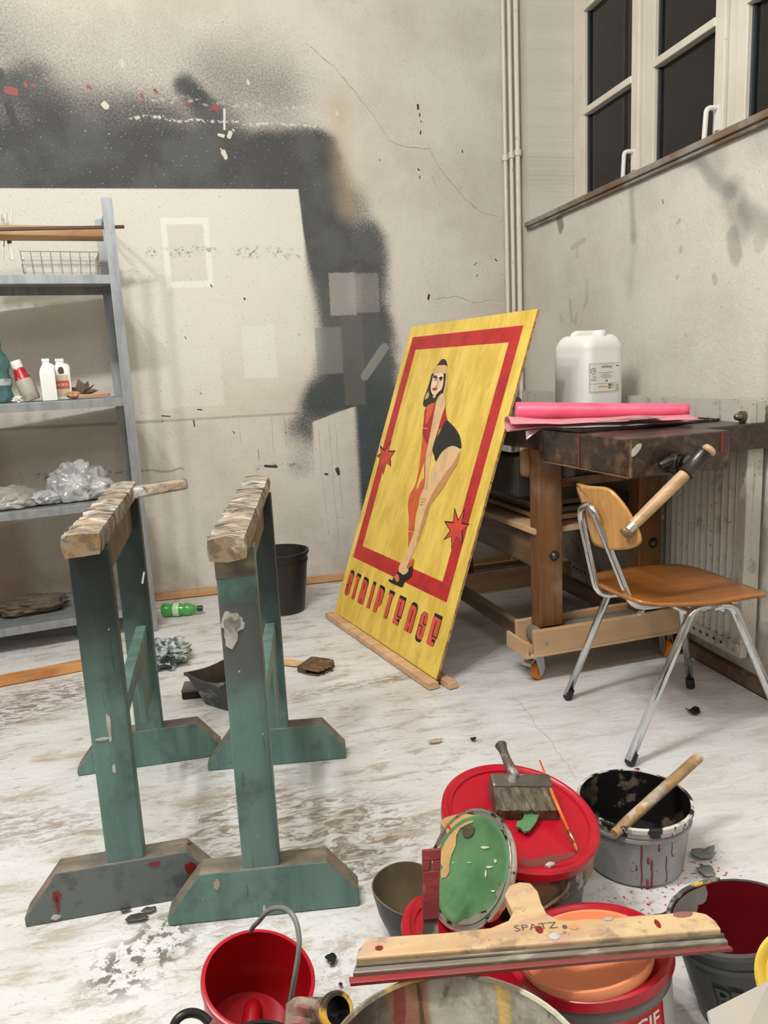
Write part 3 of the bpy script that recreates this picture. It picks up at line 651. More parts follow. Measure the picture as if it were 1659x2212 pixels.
def px_shelf(px, v, z):
    """point at depth v on the shelf whose picture column is px"""
    best = None
    for i in range(400):
        u = -1.2 + i * .0035; p = on_shelf(u, v, z); c = CAM_R.transposed() @ (p - V((0, 0, CAM_Z))); x = 829.5 + 1661 * c.x / -c.z
        if best is None or abs(x - px) < best[0]: best = (abs(x - px), p)
    return best[1]
UP = Matrix.Translation
# top shelf: basket, board, lath
wire = Mat('thin_wire', srgb(150, 145, 135), .4, .6).mat
pb = px_shelf(135, .25, 1.594); t = thing('wire_basket', 'low wire basket on the top board of the steel shelf', 'basket', pb, SHA)
b = MB(); bw, bd, bh = .155, .13, .105
for z in (.004, .052, bh): b.tube([(-bw, -bd, z), (bw, -bd, z), (bw, bd, z), (-bw, bd, z)], .0022, 6, closed=True)
for i in range(9):
    x = -bw + i * bw / 4; b.tube([(x, -bd, bh), (x * .96, -bd * .96, .004), (x * .96, bd * .96, .004), (x, bd, bh)], .0016, 5)
for i in range(1, 6):
    y = -bd + i * bd / 3; b.tube([(-bw, y, bh), (-bw * .96, y, .004), (bw * .96, y, .004), (bw, y, bh)], .0016, 5)
b.build('wire_frame', wire, t, world=False)
liner = Mat('clear_liner', srgb(225, 222, 212), .3); liner.set('Alpha', .35)
MB().box(-bw * .93, bw * .93, -bd * .92, bd * .92, .008, .088).build('plastic_liner', liner.mat, t, bevel=.01, world=False)
boardw = wood('raw_board', srgb(188, 150, 108), srgb(160, 122, 82), 0, .6, .6)
p0 = at_y(-90, 502, 3.66); p1 = at_y(222, 505, 3.80)
b = MB(); b.beam(p0, p1, .018, .062); tag(b.build('plank', boardw, bevel=.002), 'tan wooden board lying along the top of the steel shelf', 'board')
lath_m = wood('dark_lath', srgb(92, 66, 48), srgb(70, 50, 36), 0, .6, .6)
b = MB(); b.beam(at_y(-90, 497, 3.62), at_y(268, 490, 3.74), .020, .012); tag(b.build('lath', lath_m, bevel=.001), 'thin dark lath poking out past the right end of the steel shelf', 'lath')
b = MB()
for k in range(5): b.tube([at_y(-30 + k * 12, 560, 3.72), at_y(-22 + k * 12, 470 - k * 4, 3.75), at_y(2 + k * 5, 468 + k * 5, 3.75), at_y(16 + k * 2, 520, 3.72), at_y(22 + k * 2, 562, 3.70)], .0022, 5)
tag(b.build('wire_rack', wire), 'bent wire rack standing at the left end of the shelf top', 'wire rack')

# bottles on the second shelf
teal_pet = Mat('teal_bottle_plastic', srgb(92, 140, 140), .12); teal_pet.set('Transmission Weight', .55); teal_pet.set('Coat Weight', .4)
teal_cap = Mat('teal_cap', srgb(62, 120, 108), .4).mat
hdpe = Mat('white_hdpe', srgb(236, 236, 232), .35); hdpe.set('Subsurface Weight', .1); hdpe = hdpe.mat
Zs = 1.0785
p = px_shelf(10, .16, Zs); t = thing('plastic_bottle', 'teal ribbed plastic bottle on the shelf, cut by the left edge of the photo', 'bottle', p)
pr = [(0, 0), (.036, 0), (.042, .012), (.042, .03), (.036, .05), (.041, .07), (.041, .10), (.035, .12), (.036, .135), (.043, .155), (.041, .175), (.030, .20), (.016, .222), (.0135, .235), (.0135, .24), (0, .24)]
MB().lathe(pr, 28).build('bottle_body', teal_pet.mat, t, smooth='all', world=False)
MB().lathe([(0, .236), (.017, .236), (.017, .258), (.015, .261), (0, .261)], 24).build('cap', teal_cap, t, smooth=40, world=False)
MB().lathe([(.0418, .072), (.0422, .074), (.0422, .098), (.0418, .1)], 28).build('bottle_label', grunge('grey_label', srgb(176, 182, 178), [(srgb(70, 100, 100), 18, .5, .06, .8)], .4, bump=None), t, smooth='all', world=False)
p = px_shelf(70, .14, Zs); t = thing('paint_bottle', 'leaning grey bottle with a red neck and white cap on the shelf', 'bottle', p)
Mt = Matrix.Rotation(math.radians(-16), 4, 'Y')
MB().lathe([(0, .004), (.034, .004), (.037, .012), (.037, .085), (.030, .105), (.018, .125), (0, .125)], 24, Mt).build('bottle_body', grunge('grey_bottle', srgb(176, 168, 156), [(srgb(120, 114, 106), 12, .55, .1, .6)], .5), t, smooth=50, world=False)
MB().lathe([(0, .098), (.033, .100), (.026, .122), (.021, .150), (0, .150)], 24, Mt).build('red_neck', grunge('red_neck_paint', srgb(176, 30, 46), [(srgb(230, 220, 220), 40, .66, .05, .8)], .35), t, smooth=50, world=False)
MB().lathe([(0, .148), (.022, .148), (.022, .178), (.020, .181), (0, .181)], 24, Mt).build('cap', hdpe, t, smooth=40, world=False)
def jug(name, label, px, v, w, d, h, lab):
    p = px_shelf(px, v, Zs); t = thing(name, label, 'bottle', p, math.radians(12))
    def ring(k):
        z, s = k; return z, s
    b = MB(); rings = []
    for z, sx, sy in ((0, .97, .97), (.006, 1, 1), (h * .66, 1, 1), (h * .76, .85, .9), (h * .86, .48, .6), (h * .92, .42, .52), (h * .93, .50, .60), (h, .50, .60)):
        r = []
        for q in range(24):
            a = 2 * math.pi * q / 24; cx, cy = math.cos(a), math.sin(a); k = 1 / max(abs(cx), abs(cy)); k = k * .82 + .18
            r.append(b.bm.verts.new((cx * k * w / 2 * sx, cy * k * d / 2 * sy, z)))
        rings.append(r)
    for a_, b_ in zip(rings, rings[1:]):
        for q in range(24): b.bm.faces.new((a_[q], a_[(q + 1) % 24], b_[(q + 1) % 24], b_[q]))
    b.bm.faces.new(rings[0][::-1]); b.bm.faces.new(rings[-1])
    b.build('bottle_body', hdpe, t, smooth=50, world=False)
    hd = MB(); hd.tube(fillet([(w * .20, 0, h * .86), (w * .44, 0, h * .82), (w * .47, 0, h * .60)], .02), .008, 8); hd.build('handle', hdpe, t, smooth='all', world=False)
    if lab:
        l = MB(); l.box(-w * .36, w * .38, -d / 2 - .0015, -d / 2 - .0005, h * .08, h * .60)
        l.build('label', grunge('kraft_label', srgb(206, 186, 160), [(srgb(150, 100, 70), 9, .6, .05, .5)], .5, bump=None), t, world=False)
        l = MB(); l.box(-w * .36, w * .38, -d / 2 - .0022, -d / 2 - .0016, h * .26, h * .46); l.build('label_band', Mat('orange_band', srgb(186, 84, 58), .5).mat, t, world=False)
        l = MB(); M = Matrix(((1, 0, 0, 0), (0, 0, 1, -d / 2 - .0016), (0, 1, 0, h * .62), (0, 0, 0, 1)))
        l.prism([(0, 0), (.012, .004), (.012, .022), (.006, .032), (-.006, .030), (-.012, .018), (-.010, .004)], 0, .0008, M); l.build('tree_emblem', Mat('dark_print', srgb(70, 66, 60), .5).mat, t, world=False)
        l = MB(); text_mesh(l, 'ACRYL', .016, lambda x, y: V((x - .024, -d / 2 - .0026, h * .33 + y))); l.build('lettering', hdpe, t, world=False)
jug('white_jug', 'plain white plastic jug on the shelf, left of the labelled one', 109, .08, .062, .055, .176, False)
jug('white_jug', 'white plastic jug with an orange banded label, behind the plain white one on the shelf', 138, .17, .075, .06, .176, True)
# crumpled things and brush on the same shelf
foil = grunge('white_scrap', srgb(226, 224, 218), (), .4)
p = px_shelf(38, .05, Zs + .013); tag(MB().blob(p, (.020, .016, .014), 3, 4, .5, 2.2, flat=Zs + .001, ridge=True).build('paper_scrap', foil, smooth=30), 'crumpled white scrap at the foot of the teal bottle', 'scrap')
leafm = grunge('dry_rag', srgb(118, 104, 84), [(srgb(80, 74, 66), 14, .5, .08, .8)], .8)
p = px_shelf(178, .24, Zs + .03); t = thing('stiff_rag', 'stiff brown paint rag with pointed corners at the right end of the shelf', 'rag', p)
b = MB()
for k, (a, L, h) in enumerate(((20, .06, .06), (70, .07, .075), (150, .06, .05), (-20, .075, .03), (110, .05, .085), (200, .05, .03))):
    c, s = math.cos(math.radians(a)), math.sin(math.radians(a))
    b.raw([(0, 0, -.028), (c * L, s * L * .5, h - .03), (c * L * .5 - .02, s * .02 - .02, h * .4 - .02), (c * L * .3 + .02, s * .02 + .015, h * .3)], [(0, 1, 2), (0, 3, 1), (2, 1, 3), (0, 2, 3)])
b.build('rag_folds', leafm, t, solid=.002, world=False)
b = MB(); b.beam(px_shelf(168, .10, Zs + .012), px_shelf(236, .06, Zs + .012), .022, .012); b.blob(px_shelf(160, .11, Zs + .018), (.03, .03, .016), 3, 9, .3, 2, flat=Zs + .002)
o = b.build('flat_brush', wood('brush_handle_tan', srgb(196, 160, 120), srgb(160, 120, 84), 0, 1, .5, grime=(srgb(200, 120, 40), 12, .55, .7)), bevel=.002); tag(o, 'tan handled brush lying at the right end of the bottle shelf', 'brush')
p = px_shelf(162, .04, Zs + .006); tag(MB().blob(p, (.012, .010, .006), 2, 2, .3).build('red_cap', red_blot, smooth='all'), 'small red cap lying before the labelled white jug', 'cap')
# plastic bags on the third shelf
bagm = Mat('clear_bag', srgb(215, 215, 214), .15); bagm.set('Transmission Weight', .35); bagm.set('Coat Weight', .5)
bagm.put(bagm.b.inputs['Base Color'], bagm.mix(bagm.step(bagm.noise(bagm.coord(), 14, 5, .6), .4, .65), srgb(228, 228, 228), srgb(176, 178, 178)))
bag2 = grunge('dusty_bag', srgb(168, 164, 156), [(srgb(130, 126, 118), 9, .5, .12, .7)], .3, bump=(40, .5, .003))
Z3 = .6295
t = thing('plastic_bag', 'crumpled clear plastic bag with bunched corners on the third shelf', 'plastic bag', px_shelf(165, .18, Z3))
b = MB(); b.blob(px_shelf(165, .18, Z3 + .045), (.120, .11, .125), 5, 7, .16, 2.2, flat=Z3 + .002, ridge=True); b.build('bag_body', bagm.mat, t, smooth='all')
b = MB(); b.blob(px_shelf(215, .12, Z3 + .045), (.07, .06, .05), 4, 17, .2, 2.2, flat=Z3 + .002, ridge=True); b.blob(px_shelf(100, .10, Z3 + .03), (.06, .05, .035), 4, 27, .2, 2.2, flat=Z3 + .002, ridge=True)
b.blob(px_shelf(208, .26, Z3 + .085), (.05, .05, .05), 4, 37, .2, 2.2, flat=Z3 + .002, ridge=True); b.build('bag_corners', bagm.mat, t, smooth='all')
tag(MB().blob(px_shelf(15, .17, Z3 + .02), (.155, .13, .065), 5, 5, .14, 1.8, flat=Z3 + .002, ridge=True).build('flat_bag', bag2, smooth='all'), 'flattened grey plastic bag at the left of the third shelf', 'plastic bag')
# bottom shelf
junk = grunge('dusty_brown', srgb(92, 78, 62), [(srgb(58, 48, 40), 9, .5, .1, .8)], .8)
tag(MB().blob(px_shelf(60, .22, .16), (.17, .10, .045), 5, 3, .2, 2.0, flat=.129, ridge=True).build('rag_heap', junk, smooth='all'), 'dusty dark brown rags on the bottom shelf', 'rags')
# batten on the floor before the shelf
a, b_ = at_z(-60, 1483, .02), at_z(182, 1436, .02)
d = (b_ - a).normalized(); a = a - d * .5
tag(MB().beam((a.x, a.y, .021), (b_.x + d.x * .1, b_.y + d.y * .1, .021), .045, .034).build('floor_batten', wood('orange_batten', srgb(206, 150, 94), srgb(168, 112, 62), 0, 1, .55), bevel=.002), 'long orange-brown batten lying on the floor in front of the steel shelf', 'batten')

# =================================================================== PAINTED SIGN BOARD
POSTER={'frame_out':[(0.045,1.33),(0.89,1.326),(0.883,0.273),(0.04,0.276)],'frame_in':[(0.105,1.268),(0.826,1.265),(0.821,0.338),(0.105,0.342)],'star_a':[(0.108,0.844),(0.11,0.794),(0.175,0.8),(0.146,0.762),(0.174,0.724),(0.122,0.735),(0.119,0.678),(0.08,0.728),(0.047,0.693),(0.041,0.751),(0.004,0.759),(0.037,0.777),(-0.01,0.814),(0.069,0.794)],'star_b':[(0.765,0.622),(0.812,0.581),(0.837,0.631),(0.846,0.573),(0.896,0.576),(0.859,0.545),(0.887,0.496),(0.834,0.515),(0.823,0.461),(0.797,0.509),(0.749,0.487),(0.776,0.53),(0.719,0.559),(0.781,0.566)],'fig':[('dark',[(0.33,1.182),(0.345,1.195),(0.359,1.211),(0.38,1.216),(0.404,1.209),(0.422,1.191),(0.436,1.172),(0.46,1.118),(0.469,1.067),(0.443,1.062),(0.4,1.031),(0.355,1.021),(0.339,1.004),(0.313,1.016),(0.305,1.042),(0.312,1.087),(0.315,1.132),(0.316,1.164)]),('blond',[(0.33,1.182),(0.349,1.188),(0.42,1.186),(0.431,1.153),(0.396,1.153),(0.351,1.155),(0.329,1.144),(0.314,1.151),(0.318,1.169)]),('blond',[(0.42,1.186),(0.436,1.172),(0.46,1.118),(0.469,1.067),(0.454,1.064),(0.449,1.103),(0.434,1.149),(0.419,1.173)]),('blond',[(0.328,1.074),(0.341,1.063),(0.342,1.032),(0.331,1.02),(0.313,1.036),(0.317,1.063)]),('orange',[(0.484,0.703),(0.461,0.681),(0.457,0.66),(0.415,0.625),(0.407,0.599),(0.419,0.569),(0.453,0.523),(0.475,0.476),(0.51,0.407),(0.514,0.383),(0.506,0.342),(0.5,0.325),(0.543,0.339),(0.554,0.41),(0.503,0.53),(0.498,0.585),(0.489,0.629),(0.506,0.68)]),('skin',[(0.701,0.846),(0.706,0.823),(0.704,0.785),(0.678,0.74),(0.657,0.695),(0.626,0.649),(0.593,0.606),(0.59,0.567),(0.585,0.523),(0.578,0.483),(0.571,0.433),(0.557,0.396),(0.541,0.344),(0.533,0.312),(0.493,0.301),(0.477,0.326),(0.503,0.366),(0.512,0.422),(0.521,0.488),(0.513,0.557),(0.507,0.606),(0.534,0.663),(0.521,0.717),(0.539,0.763),(0.567,0.819),(0.608,0.846),(0.648,0.854)]),('tan2',[(0.706,0.823),(0.704,0.785),(0.678,0.74),(0.657,0.695),(0.626,0.649),(0.593,0.606),(0.59,0.567),(0.585,0.523),(0.578,0.483),(0.573,0.447),(0.562,0.446),(0.559,0.509),(0.561,0.568),(0.566,0.603),(0.58,0.649),(0.615,0.706),(0.646,0.752),(0.678,0.792),(0.693,0.831)]),('red',[(0.35,1.003),(0.376,1.021),(0.402,1.027),(0.422,1.036),(0.477,1.041),(0.507,1.001),(0.524,0.976),(0.543,0.956),(0.535,0.936),(0.506,0.911),(0.498,0.88),(0.482,0.854),(0.449,0.853),(0.425,0.841),(0.384,0.876),(0.371,0.896),(0.354,0.948),(0.34,0.989)]),('orange',[(0.358,1.016),(0.401,1.029),(0.406,0.985),(0.396,0.954),(0.387,0.932),(0.372,0.938),(0.36,0.974)]),('orange',[(0.384,0.876),(0.419,0.854),(0.443,0.837),(0.45,0.782),(0.445,0.72),(0.442,0.674),(0.449,0.629),(0.447,0.601),(0.422,0.598),(0.405,0.609),(0.411,0.633),(0.428,0.668),(0.426,0.719),(0.413,0.779),(0.396,0.835)]),('black',[(0.54,0.954),(0.577,0.942),(0.622,0.924),(0.666,0.897),(0.692,0.869),(0.701,0.846),(0.648,0.854),(0.608,0.846),(0.567,0.819),(0.544,0.781),(0.52,0.801),(0.493,0.825),(0.487,0.865),(0.509,0.896),(0.523,0.931)]),('skin',[(0.421,1.047),(0.45,1.066),(0.479,1.046),(0.499,1.011),(0.494,0.971),(0.492,0.9),(0.49,0.83),(0.502,0.765),(0.514,0.706),(0.53,0.663),(0.561,0.632),(0.557,0.612),(0.534,0.594),(0.522,0.574),(0.508,0.586),(0.496,0.629),(0.5,0.665),(0.481,0.718),(0.453,0.772),(0.44,0.842),(0.435,0.908),(0.422,0.97),(0.416,1.016)]),('orange',[(0.42,1.021),(0.424,1.0),(0.43,0.959),(0.437,0.914),(0.446,0.858),(0.451,0.812),(0.462,0.772),(0.491,0.719),(0.509,0.666),(0.5,0.665),(0.481,0.718),(0.453,0.772),(0.44,0.842),(0.435,0.908),(0.422,0.97),(0.416,1.016)]),('tan2',[(0.502,0.62),(0.535,0.626),(0.558,0.622),(0.538,0.62),(0.508,0.615)]),('tan2',[(0.506,0.608),(0.536,0.614),(0.554,0.611),(0.535,0.607),(0.511,0.602)]),('tan2',[(0.508,0.597),(0.531,0.601),(0.54,0.598),(0.524,0.593),(0.511,0.589)]),('tan2',[(0.413,0.625),(0.427,0.622),(0.432,0.607),(0.419,0.61)]),('face',[(0.336,1.15),(0.386,1.154),(0.418,1.147),(0.435,1.118),(0.437,1.087),(0.414,1.07),(0.395,1.056),(0.373,1.06),(0.352,1.073),(0.339,1.092),(0.335,1.121)]),('dark',[(0.333,1.141),(0.351,1.145),(0.371,1.138),(0.381,1.126),(0.365,1.13),(0.343,1.132)]),('dark',[(0.388,1.134),(0.403,1.139),(0.419,1.136),(0.42,1.125),(0.405,1.123),(0.392,1.127)]),('redb',[(0.354,1.127),(0.37,1.127),(0.377,1.122),(0.366,1.119)]),('redb',[(0.398,1.124),(0.414,1.125),(0.417,1.12),(0.404,1.118)]),('face2',[(0.381,1.125),(0.388,1.124),(0.395,1.099),(0.392,1.091),(0.373,1.092),(0.374,1.097),(0.387,1.102)]),('red',[(0.356,1.086),(0.366,1.089),(0.376,1.088),(0.386,1.09),(0.401,1.086),(0.388,1.077),(0.372,1.077)]),('dark',[(0.418,1.151),(0.437,1.134),(0.452,1.092),(0.448,1.069),(0.435,1.062),(0.436,1.085),(0.435,1.113)]),('dark',[(0.337,1.153),(0.333,1.137),(0.335,1.113),(0.34,1.084),(0.36,1.063),(0.349,1.057),(0.332,1.074),(0.319,1.122),(0.319,1.148)]),('choker',[(0.313,1.032),(0.336,1.042),(0.358,1.055),(0.386,1.043),(0.415,1.051),(0.419,1.036),(0.398,1.025),(0.362,1.018),(0.342,1.004),(0.315,1.013)]),('skin',[(0.375,1.051),(0.394,1.057),(0.409,1.056),(0.394,1.043)]),('pale',[(0.406,0.91),(0.373,0.911),(0.372,0.914),(0.413,0.913)]),('pale',[(0.506,0.91),(0.487,0.909),(0.486,0.911),(0.507,0.912)]),('pale',[(0.478,0.474),(0.526,0.478),(0.578,0.474),(0.576,0.476),(0.525,0.48),(0.477,0.477)]),('black',[(0.487,0.303),(0.524,0.302),(0.535,0.32),(0.556,0.334),(0.584,0.351),(0.592,0.305),(0.555,0.278),(0.551,0.253),(0.502,0.249),(0.444,0.248),(0.426,0.253),(0.445,0.265),(0.471,0.274),(0.476,0.29)]),('tan',[(0.467,0.276),(0.478,0.291),(0.491,0.293),(0.513,0.277),(0.503,0.26),(0.482,0.264)]),('skin',[(0.49,0.306),(0.53,0.317),(0.54,0.336),(0.552,0.341),(0.563,0.321),(0.536,0.301),(0.513,0.302)]),('orange',[(0.543,0.339),(0.556,0.356),(0.569,0.374),(0.583,0.374),(0.585,0.352),(0.565,0.339),(0.554,0.329)]),('pale',[(0.433,0.26),(0.449,0.267),(0.466,0.264),(0.451,0.259)])],'letters':[('S',[(0.046,0.208),(0.091,0.216),(0.05,0.095),(0.098,0.102)]),('T',[(0.121,0.211),(0.164,0.216),(0.135,0.094),(0.164,0.098)]),('R',[(0.192,0.213),(0.247,0.22),(0.204,0.098),(0.259,0.102)]),('I',[(0.292,0.211),(0.319,0.215),(0.294,0.097),(0.321,0.1)]),('P',[(0.354,0.211),(0.409,0.217),(0.362,0.099),(0.412,0.109)]),('T',[(0.447,0.211),(0.496,0.215),(0.463,0.096),(0.495,0.102)]),('E',[(0.538,0.212),(0.596,0.217),(0.544,0.098),(0.598,0.101)]),('A',[(0.639,0.212),(0.696,0.216),(0.648,0.098),(0.703,0.101)]),('S',[(0.737,0.218),(0.787,0.224),(0.747,0.098),(0.795,0.109)]),('E',[(0.82,0.209),(0.876,0.214),(0.828,0.096),(0.883,0.1)])]}

BP = V((.524, 3.448, .031)); BA = -1.342; BLEAN = .349; BWD = .949; BHT = 1.383
bu = V((math.cos(BA), math.sin(BA), 0)); bn = V((-bu.y, bu.x, 0)); bv = V((0, 0, math.cos(BLEAN))) + bn * math.sin(BLEAN); bz = bu.cross(bv)
BM = Matrix.Translation(BP) @ Matrix((bu, bv, bz)).transposed().to_4x4()
sign = thing('painted_sign', 'yellow painted board with a red frame, a leaning woman and the word STRIPTEASE', 'sign', (.63, 2.99, .004))
ym = Mat('yellow_paint', srgb(232, 200, 84), .42)
mp = ym.n('ShaderNodeTexCoord'); vm = ym.n('ShaderNodeMapping'); ym.link(mp.outputs['Object'], vm.inputs[0]); vm.inputs['Scale'].default_value = (9, 9, 1.1)
f = ym.noise(vm.outputs[0], 1.6, 5, .62)
yc = ym.mix(ym.step(f, .36, .68), srgb(232, 203, 98), srgb(206, 172, 68))
yc = ym.mix(ym.math('MULTIPLY', ym.step(ym.noise(vm.outputs[0], 3.5, 6, .7), .58, .68), .5), yc, srgb(180, 148, 58))
ym.put(ym.b.inputs['Base Color'], yc); ym.bump(f, .15, .001)
plyedge = wood('plywood_edge', srgb(190, 150, 100), srgb(120, 84, 50), 0, 2, .6)
b = MB(); b.box(0, BWD, 0, BHT, -.010, 0, BM); o = b.build('board', [ym.mat, plyedge], sign)
for p in o.data.polygons:
    if p.normal.dot(bz) < .9: p.material_index = 1
def lin(*c): return srgb(*c)
PC = {'dark': (44, 28, 22), 'blond': (212, 178, 122), 'tan': (204, 120, 80), 'tan2': (192, 138, 92), 'skin': (222, 186, 140), 'orange': (204, 92, 54), 'red': (164, 34, 40), 'black': (28, 27, 25),
      'face': (236, 208, 176), 'face2': (206, 150, 116), 'redb': (120, 50, 40), 'choker': (34, 34, 33), 'pale': (226, 196, 150)}
PM = {}
def pm(k):
    if k not in PM: PM[k] = grunge('art_' + k, srgb(*PC[k]), [(srgb(*[min(255, int(q * .82)) for q in PC[k]]), 16, .55, .1, .5)], .45, bump=None)
    return PM[k]
def hull_out(poly, d):
    """grow a polygon outwards by d"""
    n = len(poly); A = sum(poly[i][0] * poly[(i + 1) % n][1] - poly[(i + 1) % n][0] * poly[i][1] for i in range(n)); s = 1 if A > 0 else -1; out = []
    for i in range(n):
        a, b, c = V(poly[i - 1]), V(poly[i]), V(poly[(i + 1) % n]); e1 = (b - a).normalized(); e2 = (c - b).normalized()
        n1 = V((e1.y, -e1.x)) * s; n2 = V((e2.y, -e2.x)) * s; m = (n1 + n2); m = m / max(.35, m.length_squared / 2) if m.length > .01 else n1
        out.append(tuple(b + m * d))
    return out
Z0 = .0004
fo = POSTER['frame_out']; fi = POSTER['frame_in']
redm = Mat('red_frame_paint', srgb(176, 40, 40), .45)
redm.put(redm.b.inputs['Base Color'], redm.mix(redm.step(redm.noise(redm.coord((6, 6, 6)), 3, 5, .6), .4, .65), srgb(184, 44, 42), srgb(160, 32, 38)))
b = MB(); vs = [(x, y, Z0) for x, y in fo] + [(x, y, Z0) for x, y in fi]
b.raw(vs, [(0, 1, 5, 4), (1, 2, 6, 5), (2, 3, 7, 6), (3, 0, 4, 7)], BM); b.build('painted_frame', redm.mat, sign)
def art(name, polys, base, mats_):
    b = MB(); keys = []
    for i, (k, poly) in enumerate(polys):
        if k not in keys: keys.append(k)
        z = base + i * .00009
        n = len(poly); A = sum(poly[j][0] * poly[(j + 1) % n][1] - poly[(j + 1) % n][0] * poly[j][1] for j in range(n))
        if A < 0: poly = poly[::-1]
        flat_poly(b, [(x, y, z) for x, y in poly], keys.index(k))
    me_mats = [pm(k) for k in keys]
    b.bm.transform(BM)
    for fc in b.bm.faces:
        fc.normal_update()
        if fc.normal.dot(bz) < 0: fc.normal_flip()
    me = bpy.data.meshes.new(name); b.bm.to_mesh(me); b.bm.free()
    for m in me_mats: me.materials.append(m)
    o = bpy.data.objects.new(name, me); COL.objects.link(o); o.parent = sign; o.matrix_parent_inverse = WORLD_INV[sign.name]; return o
PC['starred'] = (206, 70, 52); PC['letter'] = (206, 84, 66)
for s in (POSTER['star_a'], POSTER['star_b']):
    cx = sum(p[0] for p in s) / len(s); cy = sum(p[1] for p in s) / len(s)
    s = [(max(.004, x), y) for x, y in s]
    inner = [(cx + (x - cx) * .84 + .001, cy + (y - cy) * .84 - .002) for x, y in s]
    art('painted_star', [('black', s), ('starred', inner)], .0007, None)
figp = [(k, rnd_poly(p, 3) if len(p) > 6 else p) for k, p in POSTER['fig']]
art('painted_figure', figp, .0010, None)
# condensed block lettering with slits and a black drop edge
def rr(x0, y0, x1, y1, tl=0, tr=0, bl=0, br=0):
    o = []
    for (cx, cy, r, a0) in ((x0, y0, bl, 180), (x1, y0, br, 270), (x1, y1, tr, 0), (x0, y1, tl, 90)):
        if r == 0: o.append((cx, cy)); continue
        qx = cx + (r if a0 in (180, 90) else -r); qy = cy + (r * .5 if a0 in (180, 270) else -r * .5)
        for k in range(5):
            a = math.radians(a0 + 90 * k / 4); o.append((qx + r * math.cos(a), qy + r * .5 * math.sin(a)))
    return o
def glyph(ch):
    R_ = []; Sl = []
    if ch == 'S':
        R_ = [rr(0, 0, 1, 1, .35, .35, .35, .35)]; Sl = [(.46, .58, .56, .86), (.46, .55, 1, .59), (.44, .14, .54, .46), (0, .44, .54, .48)]
    if ch == 'T': R_ = [rr(0, .90, 1, 1), rr(.22, 0, .80, .93)]
    if ch == 'R': R_ = [rr(0, 0, 1, 1, 0, .4, 0, 0)]; Sl = [(.46, .56, .56, .88), (.86, .46, 1, .50), (.46, 0, .56, .22)]
    if ch == 'I': R_ = [rr(0, 0, 1, 1)]
    if ch == 'P': R_ = [rr(0, .28, 1, 1, 0, .35, 0, .35), rr(0, 0, .55, .3)]; Sl = [(.46, .44, .56, .88)]
    if ch == 'E': R_ = [rr(0, 0, .86, .30), rr(0, .28, 1, 1)]; Sl = [(.42, .36, .52, .88), (.42, .32, 1, .37), (.55, .16, .86, .25)]
    if ch == 'A': R_ = [rr(0, 0, 1, 1, .4, .4)]; Sl = [(.45, .34, .55, .86), (.45, 0, .55, .20)]
    return R_, Sl
LET = [('S', .048, .094), ('T', .122, .166), ('R', .196, .252), ('I', .292, .320), ('P', .357, .411), ('T', .450, .498), ('E', .541, .598), ('A', .642, .700), ('S', .741, .792), ('E', .823, .881)]
for i, (ch, u0, u1) in enumerate(LET):
    R_, Sl = glyph(ch); y0, y1 = .098, .206; mp_ = lambda x, y, dx=0, dy=0: (u0 + x * (u1 - u0) + dx, y0 + y * (y1 - y0) + dy)
    dy = -.012 if i == 8 else .013; dx = -.004 if i == 8 else .004
    polys = [('black', [mp_(x, y, dx, dy) for x, y in r]) for r in R_] + [('black', [mp_(x, y, dx, dy * .4) for x, y in r]) for r in R_]
    polys += [('letter', [mp_(x, y) for x, y in r]) for r in R_]
    polys += [('black', [mp_(a, b_), mp_(c_, b_), mp_(c_, d_), mp_(a, d_)]) for a, b_, c_, d_ in Sl]
    art('letter_' + ch.lower(), polys, .0006, None)
# support battens under the sign
pine = wood('pine', srgb(214, 178, 138), srgb(186, 146, 106), 0, .8, .55, grime=(srgb(150, 132, 112), 14, .62, .6))
g0 = V((BP.x, BP.y, 0)); off = -bn
for (s0, s1, o1, wd, lab) in ((-.02, .965, .020, .042, 'pale pine batten under the front edge of the yellow sign board'), (.30, 1.0, -.042, .036, 'short pine batten under the yellow board, sticking out behind its right corner')):
    a = g0 + bu * s0 + off * o1; c = g0 + bu * s1 + off * o1
    o = MB().beam((a.x, a.y, .0165), (c.x, c.y, .0165), wd, .025).build('support_batten', pine, bevel=.003); tag(o, lab, 'batten')

# =================================================================== WORKBENCH
bdark = wood('oiled_dark_wood', srgb(62, 44, 33), srgb(34, 26, 22), 1, 1.6, .36, coat=.15, grime=(srgb(118, 92, 66), 26, .60, .6))
bedge = wood('bench_edge_wood', srgb(128, 98, 72), srgb(84, 62, 46), 1, 1, .5)
bleg = wood('bench_leg_wood', srgb(128, 86, 48), srgb(98, 64, 34), 2, .8, .4, coat=.2, grime=(srgb(150, 128, 108), 7, .62, .6))
bpale = wood('pale_plywood', srgb(206, 172, 136), srgb(186, 150, 114), 0, .6, .5)
BT = .92; BR = math.radians(4.2)
bench = thing('workbench', 'heavy dark wooden workbench on a wheeled dolly beside the right wall', 'workbench', (1.40, 2.60, .004))
KB = Matrix.Translation((1.137, 2.46, 0)) @ Matrix.Rotation(math.radians(4.8), 4, 'Z')
KL = Matrix.Translation((1.10, 2.46, 0)) @ Matrix.Rotation(BR, 4, 'Z')   # local x across the bench, local y along it, origin at the notch of the left side
def bb(x0, x1, y0, y1, z0, z1, name, mat, bevel=.004, parent=None):
    return MB().box(x0, x1, y0, y1, z0, z1, KB if z1 > .803 and z0 > .8 else KL).build(name, mat, parent or bench, bevel=bevel)
b = MB(); b.prism([(0, -.40), (.61, -.40), (.61, -.345), (.548, -.345), (.548, .99), (0, .99)], .838, BT, KB); b.build('bench_top', bdark, bench, bevel=.004)
top_front = MB(); top_front.box(-.010, .335, -.508, -.015, .805, BT - .001, KB); vb = top_front.build('vise_block', bdark, bench, bevel=.006)
